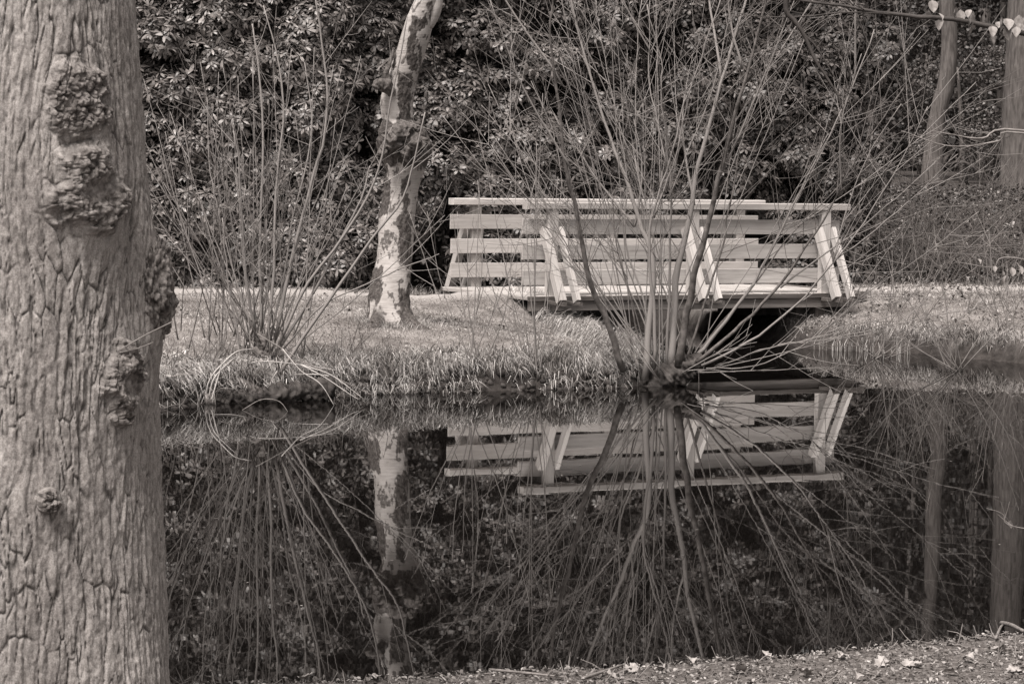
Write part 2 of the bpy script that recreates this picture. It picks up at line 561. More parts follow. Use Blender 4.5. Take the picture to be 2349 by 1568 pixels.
# ================================================================ FOOTBRIDGE
BA = np.array([0.16, 35.5]); BU = np.array([math.cos(R(28)), math.sin(R(28))]); BN = np.array([-BU[1], BU[0]])
DECK, BW = 0.66, 2.10
def bp(t, w, z):
    """bridge coordinates: along, across (0 near rail, BW far rail), height above the deck"""
    p = BA + BU * t + BN * w
    return Vector((p[0], p[1], DECK + z))
bridge = thing('footbridge', 'pale weathered timber footbridge with slatted railings over the ditch', 'bridge', bp(2.4, BW / 2, 0))
BLOC = Vector(bridge.location)
_pieces = {}
def piece(name, a, b, w, h, mat, parent, up=(0, 0, 1), bevel=0.006, ploc=BLOC, wob=0.0015):
    a, b = Vector(a), Vector(b)
    d = b - a
    L = d.length
    mbb = MB()
    beam(mbb, (0, 0, 0), (L, 0, 0), w, h, bevel=bevel, wob=wob)
    X = d.normalized()
    Y = Vector(up).cross(X).normalized()
    Z = X.cross(Y)
    o = mbb.build(name, mat, parent)
    o.matrix_basis = Matrix.Translation(a - ploc) @ Matrix((X, Y, Z)).transposed().to_4x4()
    return o
# deck of cross planks
tt = -0.06
while tt < 4.95:
    w = 0.145
    ov0, ov1 = random.uniform(-0.02, 0.02), random.uniform(-0.02, 0.02)
    piece('deck_plank', bp(tt + w / 2, -0.13 + ov0, -0.025 + random.uniform(-.004, .004)), bp(tt + w / 2, BW + 0.13 + ov1, -0.025 + random.uniform(-.004, .004)), w - 0.007, 0.05, M['wood'], bridge)
    tt += w
# side fascia strip and bearers
for wv in (-0.165, BW + 0.165):
    piece('fascia', bp(-0.05, wv, -0.032), bp(4.97, wv, -0.032), 0.03, 0.062, M['wood_dark'], bridge)
for wv in (-0.10, BW + 0.10, BW / 2):
    piece('bearer', bp(0.0, wv, -0.12), bp(4.9, wv, -0.12), 0.09, 0.135, M['wood_mid'], bridge)
for side in (0, 1):
    w0 = 0.0 if side == 0 else BW
    out = -1 if side == 0 else 1
    for t in (0.36, 2.43, 4.47):
        piece('post', bp(t, w0, -0.17), bp(t, w0, 1.078), 0.14, 0.09, M['wood'], bridge, up=(BN[0], BN[1], 0))
        for s in (-1, 1):      # a pair of raking braces clasps each post
            tb = t + (-0.122 if s < 0 else 0.102)
            piece('brace', bp(tb, w0 + out * 0.50, -0.05), bp(tb, w0 + out * 0.02, 0.84), 0.10 if s < 0 else 0.06, 0.11, M['wood'], bridge, up=(-BN[0] * out, -BN[1] * out, 0.5), bevel=0.003)
            piece('outrigger', bp(tb, w0 + out * 0.60, -0.078), bp(tb, w0 - out * 0.35, -0.078), 0.05, 0.05, M['wood_dark'], bridge)
    for k, zb in enumerate((0.128, 0.447, 0.766)):
        e = random.uniform(-0.02, 0.02)
        wb = w0 - out * (0.045 + 0.02)
        piece('board', bp(-0.03 + e, wb, zb + 0.095), bp(4.74 + e, wb, zb + 0.095), 0.035, 0.19, M['wood'], bridge, bevel=0.004)
    piece('top_rail', bp(-0.01, w0 - out * 0.02, 1.125), bp(4.83, w0 - out * 0.02, 1.125), 0.17, 0.088, M['wood'], bridge, bevel=0.01)
    piece('pile', bp(4.38, w0, -1.2), bp(4.38, w0, -0.19), 0.16, 0.16, M['wood_dark'], bridge, up=(BU[0], BU[1], 0))
    piece('pile', bp(0.55, w0, -1.2), bp(0.55, w0, -0.19), 0.16, 0.16, M['wood_dark'], bridge, up=(BU[0], BU[1], 0))
piece('abutment', bp(4.32, 0.25, -0.62), bp(4.32, BW + 0.1, -0.62), 0.22, 0.84, M['concrete'], bridge, bevel=0.02)
piece('abutment', bp(0.42, 0.25, -0.62), bp(0.42, BW + 0.1, -0.62), 0.22, 0.84, M['concrete'], bridge, bevel=0.02)
piece('threshold', bp(4.98, -0.2, -0.03), bp(4.98, BW + 0.2, -0.03), 0.10, 0.09, M['wood_dark'], bridge)

# ================================================================ FOREGROUND OAK
OD = 11.0
edge_y = np.array([0, 200, 400, 600, 800, 1000, 1200, 1400, 1568, 1700])
edge_x = np.array([300, 312, 325, 338, 349, 357, 366, 381, 398, 425])
oz, ox, orad = [], [], []
for y, x in zip(edge_y, edge_x):
    p0, p1 = at(-8, y, OD), at(x, y, OD)
    oz.append(p0.z); ox.append(p0.x); orad.append((p1 - p0).length)
oz = np.array(oz)[::-1]; ox = np.array(ox)[::-1]; orad = np.array(orad)[::-1]
oz = np.concatenate([[-0.2], oz, [5.5, 8.0]]); orad = np.concatenate([[0.95], orad, [0.44, 0.40]]); ox = np.concatenate([[ox[0] - 0.01], ox, [ox[-1] + .05, ox[-1] + .12]])
OX0 = float(np.interp(0.3, oz, ox)); OZ0 = gz(OX0, OD)
BURLS = [  # pixel, half sizes (m), bulge
    (165, 232, 0.14, 0.16, 0.022), (188, 432, 0.20, 0.18, 0.055), (375, 665, 0.085, 0.22, 0.095), (262, 880, 0.115, 0.155, 0.04), (105, 1150, 0.05, 0.045, 0.015)]
bl = []
for (px, py, hw, hh, bu) in BURLS:
    p = at(px, py, OD)
    rr = float(np.interp(p.z, oz, orad)); cx = float(np.interp(p.z, oz, ox))
    # the near side of the trunk is rr nearer: iterate for the angle
    sx = p.x - cx
    th = math.asin(max(-0.995, min(0.985, sx / rr)))
    p = at(px, py, OD - rr * math.cos(th))
    cx = float(np.interp(p.z, oz, ox)); rr = float(np.interp(p.z, oz, orad))
    th = math.asin(max(-0.995, min(0.985, (p.x - cx) / rr)))
    if px > 350: th = R(84)
    bl.append((th, p.z, hw, hh, bu))

def oak_base(th, z):
    """radius of the trunk with bark relief; th=0 faces the camera, + to the right"""
    r0 = np.interp(z, oz, orad)
    u = th * r0
    v = z.copy()
    swell = 0 * u; dark = 0 * u; du = 0 * u; flat = 0 * u
    for (tb, zb, hw, hh, bu) in bl:
        dx = (th - tb) * r0 / hw; dz = (z - zb) / hh
        q = dx * dx + dz * dz
        f = np.exp(-q * 0.55)
        swell += bu * 0.75 * f
        du += -0.55 * hw * np.tanh(dx * 1.2) * np.exp(-q * 0.28)
        flat = np.maximum(flat, np.exp(-q * 0.9))
    u2 = u + du + 0.05 * (fbm(u * 5, v * 1.6, 40) - 0.5) + 0.02 * (fbm(u * 16, v * 6, 41) - 0.5)
    v2 = v + 0.08 * (fbm(u * 7, v * 4, 42) - 0.5)
    na = fbm(u2 * 27, v2 * 2.8, 48, 3); nb_ = fbm(u2 * 42 + 3, v2 * 6.0, 49, 3)
    f1, f2, cid = cells(u2 / 0.038, v2 / 0.17, 5)
    strength = np.clip(0.1 + 1.2 * fbm(u * 6, v * 3.5, 44), 0, 1)
    crack = (1 - ss(0.0, 0.035, np.abs(na - 0.5))) * ss(0.40, 0.58, fbm(u * 12, v * 7, 51))
    crack = np.maximum(crack, (1 - ss(0.0, 0.09, f2 - f1)) * ss(0.44, 0.60, fbm(u * 10 + 9, v * 6, 50)))
    crack2 = (1 - ss(0.0, 0.04, np.abs(nb_ - 0.48))) * 0.5 * ss(0.42, 0.62, fbm(u * 14 + 4, v * 9, 52))
    ridge = np.clip(np.abs(na - 0.5) / 0.2, 0, 1) ** 0.7 + 0.5 * np.clip((f2 - f1) / 0.5, 0, 1)
    grain = fbm(u * 70, v * 38, 46, 4)
    rel = -0.010 * crack - 0.006 * crack2 + 0.010 * ridge + 0.005 * (cid - 0.5) + 0.016 * (fbm(u2 * 48, v2 * 11, 45) - 0.5) + 0.010 * (grain - 0.5) + 0.03 * (fbm(u * 2.2, v * 1.1, 47) - 0.5)
    cav = np.clip(crack * (0.4 + 0.7 * strength) + 0.6 * crack2 + 0.5 * ss(0.52, 0.75, 1 - grain), 0, 1)
    return r0 + swell + 0.75 * rel * (1 - 0.4 * flat), cav, r0

m, n, l, b = nt('oak_bark')
vec = mapping(n, l, (1, 1, 0.45))
t1 = noise(n, l, 5, 6, vec, 0.6)
t2 = noise(n, l, 55, 6, vec, 0.7)
t3 = noise(n, l, 160, 3, mapping(n, l, (1, 1, 1)), 0.7)
r1 = ramp(n, [(0.3, g(0.29)), (0.5, g(0.39)), (0.72, g(0.50))]); l.new(t1.outputs[0], r1.inputs[0])
r2 = ramp(n, [(0.3, g(0.45, .6)), (0.62, (1, 1, 1, 1))]); l.new(t2.outputs[0], r2.inputs[0])
r3 = ramp(n, [(0.35, g(0.5, .5)), (0.6, (1, 1, 1, 1))]); l.new(t3.outputs[0], r3.inputs[0])
c = mixc(n, l, 0.8, r1.outputs[0], r2.outputs[0], 'MULTIPLY')
c = mixc(n, l, 0.75, c, r3.outputs[0], 'MULTIPLY')
tb1 = noise(n, l, 26, 5, mapping(n, l, (1, 1, 1)), 0.65)
rb1 = ramp(n, [(0.34, g(0.045)), (0.5, g(0.15)), (0.7, g(0.32))]); l.new(tb1.outputs[0], rb1.inputs[0])
a2 = n.new('ShaderNodeAttribute'); a2.attribute_name = 'burl'
c = mixc(n, l, a2.outputs['Fac'], c, rb1.outputs[0])
a = n.new('ShaderNodeAttribute'); a.attribute_name = 'fissure'
c = mixc(n, l, a.outputs['Fac'], c, g(0.03))
l.new(c, b.inputs['Base Color'])
b.inputs['Roughness'].default_value = 0.92
b.inputs['Specular IOR Level'].default_value = 0.15
bump(n, l, b, t2.outputs[0], 0.7, 0.008)
M['oak'] = m

oak = thing('oak_tree', 'massive old oak trunk with knobbly burls on the near bank', 'tree', (OX0, OD, OZ0))
th = np.concatenate([np.linspace(-math.pi, -1.75, 20)[:-1], np.linspace(-1.75, 1.95, 560), np.linspace(1.95, math.pi, 20)[1:]])
zz = np.concatenate([np.linspace(-0.1, 0.4, 12)[:-1], np.linspace(0.4, 3.35, 620), np.linspace(3.35, 8, 40)[1:]])
TH, ZZ = np.meshgrid(th, zz)
RR, cav, r0 = oak_base(TH, ZZ)
CX = np.interp(ZZ, oz, ox)
# root flare lobes near the base
RR = RR + 0.06 * np.exp(-np.maximum(ZZ - 0.3, 0) * 4) * np.cos(TH * 5 + 1)
VX, VY = CX + RR * np.sin(TH), OD - RR * np.cos(TH)
mb = MB()
nx, ny = len(th), len(zz)
ii = np.arange(nx * ny).reshape(ny, nx)
mb.add(shift(np.stack([VX, VY, ZZ], -1).reshape(-1, 3), oak.location), np.stack([ii[:-1, :-1], ii[:-1, 1:], ii[1:, 1:], ii[1:, :-1]], -1).reshape(-1, 4))
oak_trunk = mb.build('trunk', M['oak'], oak, True, {'fissure': (cav * 0.75).ravel()})

m, n, l, b = nt('burl_bark')
vec = mapping(n, l, (1, 1, 1))
t1 = noise(n, l, 26, 5, vec, 0.65)
t2 = noise(n, l, 120, 4, vec, 0.7)
r1 = ramp(n, [(0.32, g(0.07)), (0.5, g(0.19)), (0.7, g(0.31))]); l.new(t1.outputs[0], r1.inputs[0])
r2 = ramp(n, [(0.35, g(0.6, .6)), (0.6, (1, 1, 1, 1))]); l.new(t2.outputs[0], r2.inputs[0])
c = mixc(n, l, 0.8, r1.outputs[0], r2.outputs[0], 'MULTIPLY')
a = n.new('ShaderNodeAttribute'); a.attribute_name = 'fissure'
c = mixc(n, l, a.outputs['Fac'], c, g(0.045))
l.new(c, b.inputs['Base Color'])
b.inputs['Roughness'].default_value = 0.95
b.inputs['Specular IOR Level'].default_value = 0.15
bump(n, l, b, t2.outputs[0], 0.8, 0.006)
for k, (tb, zb, hw, hh, bu) in enumerate(bl):
    if k == 2: continue
    r_at = float(np.interp(zb, oz, orad))
    du = np.linspace(-1.35, 1.35, 150); dv = np.linspace(-1.35, 1.35, 190)
    DU, DV = np.meshgrid(du, dv)
    U = DU * hw; V = zb + DV * hh
    warp = 1.3 * (fbm(U * 13 + k * 5, V * 13, 60 + k) - 0.5)
    rr = np.hypot(DU, DV) + warp
    inm = 1 - ss(0.55, 1.12, rr)
    dome = np.sqrt(np.clip(1 - (rr / 1.15) ** 2, 0, 1))
    uu = U + 0.03 * (fbm(U * 35, V * 35, 63) - 0.5); vv = V + 0.03 * (fbm(U * 35, V * 35, 64) - 0.5)
    f1, f2, cid = cells(uu / 0.019, vv / 0.019, 70 + k)
    h1, h2, _ = cells(uu / 0.06 + 3, vv / 0.06, 75 + k)
    knob = (1 - np.clip(f1, 0, 1) ** 2) * (0.35 + 0.65 * cid)
    big = 1 - np.clip(h1, 0, 1) ** 2
    # an old healed scar, smoother, in the middle of the large ones
    scar = np.exp(-(((DU - 0.12) / 0.38) ** 2 + ((DV + 0.05) / 0.3) ** 2) ** 2) if k in (1, 3) else 0 * U
    rel = 0.021 * knob * (1 - scar) * (0.5 + fbm(U * 14, V * 14, 68)) + 0.030 * big * (1 - 0.6 * scar) - 0.014 + 0.005 * (fbm(U * 120, V * 120, 66) - 0.5)
    base_r, cav_b, _ = oak_base(tb + U / r_at, V)
    RRb = base_r + 0.003 + (bu * 0.45 * dome + rel) * inm - 0.05 * ss(1.0, 1.3, np.hypot(DU, DV))
    thb = tb + U / r_at
    cx = np.interp(V, oz, ox)
    mbb = MB()
    ii = np.arange(150 * 190).reshape(190, 150)
    mbb.add(shift(np.stack([cx + RRb * np.sin(thb), OD - RRb * np.cos(thb), V], -1).reshape(-1, 3), oak.location),
            np.stack([ii[:-1, :-1], ii[:-1, 1:], ii[1:, 1:], ii[1:, :-1]], -1).reshape(-1, 4))
    fis = np.clip(ss(0.45, 0.85, f1) * (1 - 0.7 * scar), 0, 1) * 0.85
    fis = fis * inm + cav_b * 0.75 * (1 - inm)
    mbb.build('burl', M['oak'], oak_trunk, True, {'fissure': fis.ravel(), 'burl': inm.ravel()})
# the burl that juts from the right flank: a lumpy swelling
pa_, pb_ = np.meshgrid(np.linspace(0, 2 * math.pi, 141), np.linspace(0.02, math.pi - 0.02, 120))
dirs = np.stack([np.sin(pb_) * np.cos(pa_), np.sin(pb_) * np.sin(pa_), np.cos(pb_)], -1)
cb = np.array(at(352, 668, OD - 0.02))
ell = dirs * np.array([0.068, 0.16, 0.20])
a1 = pa_ * 0.13 + 0.02 * fbm(pa_ * 6, pb_ * 6, 170); b1 = pb_ * 0.20
f1, f2, cid = cells(a1 / 0.020, b1 / 0.022, 171)
h1, _, _ = cells(a1 / 0.055, b1 / 0.06, 172)
seam = 1 - ss(0, 0.5, np.minimum(pa_, 2 * math.pi - pa_))
rel = (0.012 * (1 - np.clip(f1, 0, 1) ** 2) * (0.3 + cid) + 0.016 * (fbm(a1 * 90, b1 * 70, 174) - 0.5) + 0.030 * (1 - np.clip(h1, 0, 1) ** 2) - 0.02 + 0.05 * (fbm(a1 * 22, b1 * 14, 173) - 0.5)) * (1 - seam)
vv_ = cb + ell + dirs * rel[..., None]
mbb = MB(); ii = np.arange(141 * 120).reshape(120, 141)
mbb.add(shift(vv_.reshape(-1, 3), oak.location), np.stack([ii[:-1, :-1], ii[1:, :-1], ii[1:, 1:], ii[:-1, 1:]], -1).reshape(-1, 4))
mbb.build('burl', M['oak'], oak_trunk, True, {'fissure': (ss(0.40, 0.75, f1) * .9).ravel(), 'burl': np.ones(141 * 120)})
# two limbs high above the picture
for (dx, dy, dz, z0) in ((1.6, -1.0, 2.0, 6.2), (-1.9, 0.9, 2.4, 6.8), (0.3, 1.6, 2.6, 7.4)):
    mbb = MB()
    c0 = np.array([float(np.interp(z0, oz, ox)), OD, z0])
    tube(mbb, shift(smooth_path([c0, c0 + np.array([dx * .4, dy * .4, dz * .3]), c0 + np.array([dx, dy, dz])], 10), oak.location), np.linspace(0.2, 0.06, 10), 10)
    mbb.build('limb', M['far_bark'], oak, True)
# two fine bare twigs springing from the side burl
for pa_ in ([(395, 738), (330, 770), (270, 805)], [(352, 785), (312, 800), (275, 808)]):
    mbb = MB()
    pp = [at(x, y, OD - 0.62 + k * -0.03) for k, (x, y) in enumerate(pa_)]
    tube(mbb, shift(smooth_path(pp, 10), oak.location), np.linspace(0.003, 0.002, 10), 5)
    mbb.build('twig', M['debris'], oak, True)

# ================================================================ BIRCH
BD = 31.8
prof = [(790, 842, 958), (765, 843, 956), (745, 848, 947), (700, 847, 937), (650, 851, 936), (600, 864, 941), (560, 868, 944), (500, 868, 947), (440, 879, 954), (400, 887, 966),
        (380, 884, 974), (350, 872, 982), (325, 870, 982), (295, 874, 970), (275, 878, 946), (240, 872, 944), (200, 879, 950), (165, 890, 960), (120, 909, 974), (80, 921, 986), (40, 934, 996), (0, 953, 1010), (-120, 990, 1042), (-300, 1030, 1075), (-600, 1068, 1098)]
bz, bx, br = [], [], []
for y, x0, x1 in prof:
    p0, p1 = at(x0, y, BD), at(x1, y, BD)
    bz.append((p0.z + p1.z) / 2); bx.append((p0.x + p1.x) / 2); br.append((p1.x - p0.x) / 2 * 1.06)
bz, bx, br = np.array(bz)[::-1][::-1], np.array(bx), np.array(br)
o_ = np.argsort(bz); bz, bx, br = bz[o_], bx[o_], br[o_]
BX0 = float(np.interp(0.5, bz, bx)); BZ0 = gz(BX0, BD)
birch = thing('birch_tree', 'crooked silver birch with peeling white bark and dark patches on the grass bank', 'tree', (BX0, BD, BZ0))
DARK = [(841, 856, 660, 760), (847, 880, 611, 690), (914, 939, 655, 775), (912, 940, 493, 612), (921, 937, 404, 495), (858, 892, 382, 505), (862, 990, 276, 382), (912, 942, 168, 280), (936, 955, 62, 170), (899, 912, 40, 160),
        (945, 978, 36, 68), (885, 912, 165, 182), (966, 980, 330, 385), (955, 966, 90, 210), (880, 897, 520, 560), (896, 906, 560, 600), (872, 884, 700, 712), (930, 944, 600, 650), (868, 874, 190, 280), (980, 990, 0, 60)]
DW = [1.0, .95, 1, 1, .95, .85, .9, .9, .85, .9, .9, .6, .8, .7, .6, .5, .5, .6, .6, .7]
th = np.linspace(-math.pi, math.pi, 200)
zz = np.concatenate([np.linspace(bz[0] , 4.8, 560), np.linspace(4.8, bz[-1], 60)[1:]])
TH, ZZ = np.meshgrid(th, zz)
r0 = np.interp(ZZ, bz, br); cx0 = np.interp(ZZ, bz, bx)
u = TH * r0
# photo pixel of each vertex (seen from the front), for where the dark plates sit
ipy = np.interp(ZZ, bz, np.array([p[0] for p in prof])[o_].astype(float))
ipx0 = np.interp(ZZ, bz, np.array([p[1] for p in prof])[o_].astype(float)); ipx1 = np.interp(ZZ, bz, np.array([p[2] for p in prof])[o_].astype(float))
ipx = (ipx0 + ipx1) / 2 + (ipx1 - ipx0) / 2 * np.sin(TH)
wx_ = ipx + 16 * (fbm(u * 14, ZZ * 9, 80) - 0.5) + 10 * (fbm(u * 40, ZZ * 30, 81) - 0.5)
wy_ = ipy + 34 * (fbm(u * 16, ZZ * 7, 82) - 0.5)
front = np.abs(TH) < 1.62
mask = 0 * u
for (x0, x1, y0, y1), wgt in zip(DARK, DW):
    mx = np.minimum(ss(x0 - 4, x0 + 4, wx_), 1 - ss(x1 - 4, x1 + 4, wx_))
    my = np.minimum(ss(y0 - 9, y0 + 9, wy_), 1 - ss(y1 - 9, y1 + 9, wy_))
    mask = np.maximum(mask, wgt * mx * my)
back = ss(0.50, 0.58, fbm(u * 9, ZZ * 2.5, 85)) * 0.9
mask = np.where(front, mask, np.maximum(back, mask * 0))
mask = ss(0.42, 0.58, mask + 0.55 * (fbm(u * 45, ZZ * 45, 92) - 0.5)) * np.where(front, np.clip(mask + .25, 0, 1), 1)
mask = np.maximum(mask, 0.85 * ss(0.66, 0.70, fbm(u * 24, ZZ * 14, 86)))
f1, f2, cid = cells(u / 0.05 + fbm(u * 20, ZZ * 20, 87), ZZ / 0.09, 88)
rough_bark = 0.016 * (1 - f1) * (0.4 + cid) + 0.006 * (fbm(u * 60, ZZ * 60, 89) - 0.5)
burlm = np.exp(-((ipy - 328) / 42) ** 2)
c1, c2, cc = cells(u / 0.09, ZZ / 0.09, 90)
RRb = r0 * (1 + 0.10 * (fbm(np.cos(TH) * 1.5 + 5, ZZ * 1.6 + np.sin(TH), 83) - 0.5)) + mask * (rough_bark - 0.008) + burlm * (0.045 * (1 - c1) - 0.012) + 0.004 * (fbm(u * 8, ZZ * 30, 84) - 0.5)
flare = np.exp(-np.maximum(ZZ - BZ0 + 0.02, 0) * 5.5)
RRb = RRb * (1 + flare * (0.12 + 0.85 * flare * np.maximum(0, np.cos(TH * 4 + 2.2)) ** 2))
mask = np.maximum(mask, ss(0.25, 0.6, flare * (0.5 + np.maximum(0, np.cos(TH * 4 + 2.2))) * (0.5 + fbm(u * 20, ZZ * 12, 93))))
DEP = BD + 0.25 * np.sin((ZZ - BZ0) * 0.9)
mb = MB()
nx, ny = len(th), len(zz)
ii = np.arange(nx * ny).reshape(ny, nx)
mb.add(shift(np.stack([cx0 + RRb * np.sin(TH), DEP - RRb * np.cos(TH), ZZ], -1).reshape(-1, 3), birch.location), np.stack([ii[:-1, :-1], ii[:-1, 1:], ii[1:, 1:], ii[1:, :-1]], -1).reshape(-1, 4))
m, n, l, b = nt('birch_bark')
vec = mapping(n, l, (3, 3, 40))
t1 = noise(n, l, 2.2, 5, vec, 0.6, 0.3)
t2 = noise(n, l, 5, 5, mapping(n, l, (1, 1, 1)), 0.6)
t3 = noise(n, l, 45, 5, mapping(n, l, (1, 1, 0.7)), 0.7)
w1 = ramp(n, [(0.27, g(0.20)), (0.42, g(0.40)), (0.7, g(0.54))]); l.new(t1.outputs[0], w1.inputs[0])
w2 = ramp(n, [(0.3, g(0.7, .5)), (0.65, (1, 1, 1, 1))]); l.new(t2.outputs[0], w2.inputs[0])
c = mixc(n, l, 0.85, w1.outputs[0], w2.outputs[0], 'MULTIPLY')
d1 = ramp(n, [(0.32, g(0.03)), (0.5, g(0.075)), (0.7, g(0.16))]); l.new(t3.outputs[0], d1.inputs[0])
a = n.new('ShaderNodeAttribute'); a.attribute_name = 'plate'
c = mixc(n, l, a.outputs['Fac'], c, d1.outputs[0])
l.new(c, b.inputs['Base Color'])
b.inputs['Roughness'].default_value = 0.8
b.inputs['Specular IOR Level'].default_value = 0.2
bump(n, l, b, t1.outputs[0], 0.4, 0.006)
birch_trunk = mb.build('trunk', m, birch, True, {'plate': mask.ravel()})
M['birch'] = m
M['birch_dark'] = mat_noise('birch_dark_bark', 0.04, 0.17, 26, 0.9, bmp=0.8, bdist=0.02)
def lump_tube(path, rad, mat, parent, name, ns=22, amp=0.18, seed=1, n=26, fine=0.0):
    pth = smooth_path(path, n)
    mbb = MB(); tube(mbb, pth, np.interp(np.linspace(0, 1, n), np.linspace(0, 1, len(rad)), rad), ns)
    v = mbb.v[0]
    cc = np.vstack([np.repeat(pth, ns, 0), pth[-1:], pth[:1]])
    dv = v - cc
    k = 1 + amp * 2 * (fbm(v[:, 0] * 14 + v[:, 1] * 9, v[:, 2] * 14 - v[:, 1] * 7, seed) - 0.5) + fine * (vnoise(v[:, 0] * 45 + v[:, 1] * 31, v[:, 2] * 45 - v[:, 1] * 23, seed + 5) - 0.5)
    mbb.v[0] = shift(cc + dv * k[:, None], parent.location)
    return mbb.build(name, mat, parent, True)
lump_tube([at(900, 212, BD), at(882, 195, BD - .05), at(868, 192, BD - .1), at(860, 202, BD - .12)], [0.06, 0.075, 0.06, 0.04], M['birch_dark'], birch, 'branch_stub', amp=0.5, fine=.3)
lump_tube([at(893, 195, BD), at(885, 172, BD - .03), at(894, 145, BD - .03), at(904, 110, BD - .02)], [0.05, 0.035, 0.028, 0.015], M['birch_dark'], birch, 'branch_stub', amp=0.3)
lump_tube([at(985, 60, BD), at(998, 25, BD - .05), at(1005, -30, BD - .1), at(1012, -140, BD - .3), at(1060, -420, BD - .8)], [0.05, 0.07, 0.07, 0.06, 0.03], M['birch'], birch, 'branch', amp=0.1)
lump_tube([at(1030, -300, BD), at(960, -420, BD + .3), at(900, -640, BD + .9)], [0.08, 0.05, 0.02], M['birch'], birch, 'branch', amp=0.1)
# burl lumps at the old wound
for k, (x, y, r, dd) in enumerate([(900, 320, .16, -.12), (950, 330, .17, -.12), (925, 300, .14, -.16), (968, 355, .10, -.06), (880, 345, .09, -.1), (958, 290, .07, -.12), (935, 352, .11, -.15)]):
    c0 = at(x, y, BD + dd)
    lump_tube([c0 + Vector((0, 0, -r * .8)), c0 + Vector((0, -.02, -r * .3)), c0 + Vector((0, -.02, r * .3)), c0 + Vector((0, 0, r * .8))], [r * .2, r * .7, r * .7, r * .15], M['birch_dark'], birch, 'burl', amp=0.75, seed=100 + k, n=30, ns=34, fine=.45).parent = birch_trunk

# ================================================================ RHODODENDRON HEDGE
H0 = np.array([-3.95, 38.35]); HU = np.array([0.94, 0.34]); HN = np.array([0.34, -0.94])
def hp(t, w, z):
    t, w, z = np.asarray(t, float), np.asarray(w, float), np.asarray(z, float)
    return np.stack([H0[0] + HU[0] * t + HN[0] * w, H0[1] + HU[1] * t + HN[1] * w, z], -1)

WHORL = []
for k in range(8):
    for (mt, nm) in ((M['rhodo_pale'], 'a'), (M['rhodo_dim'], 'b')):
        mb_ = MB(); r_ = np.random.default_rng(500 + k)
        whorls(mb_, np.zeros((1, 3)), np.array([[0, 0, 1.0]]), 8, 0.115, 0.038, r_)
        WHORL.append((nm, mb_.mesh('leaf_whorl', mt)))

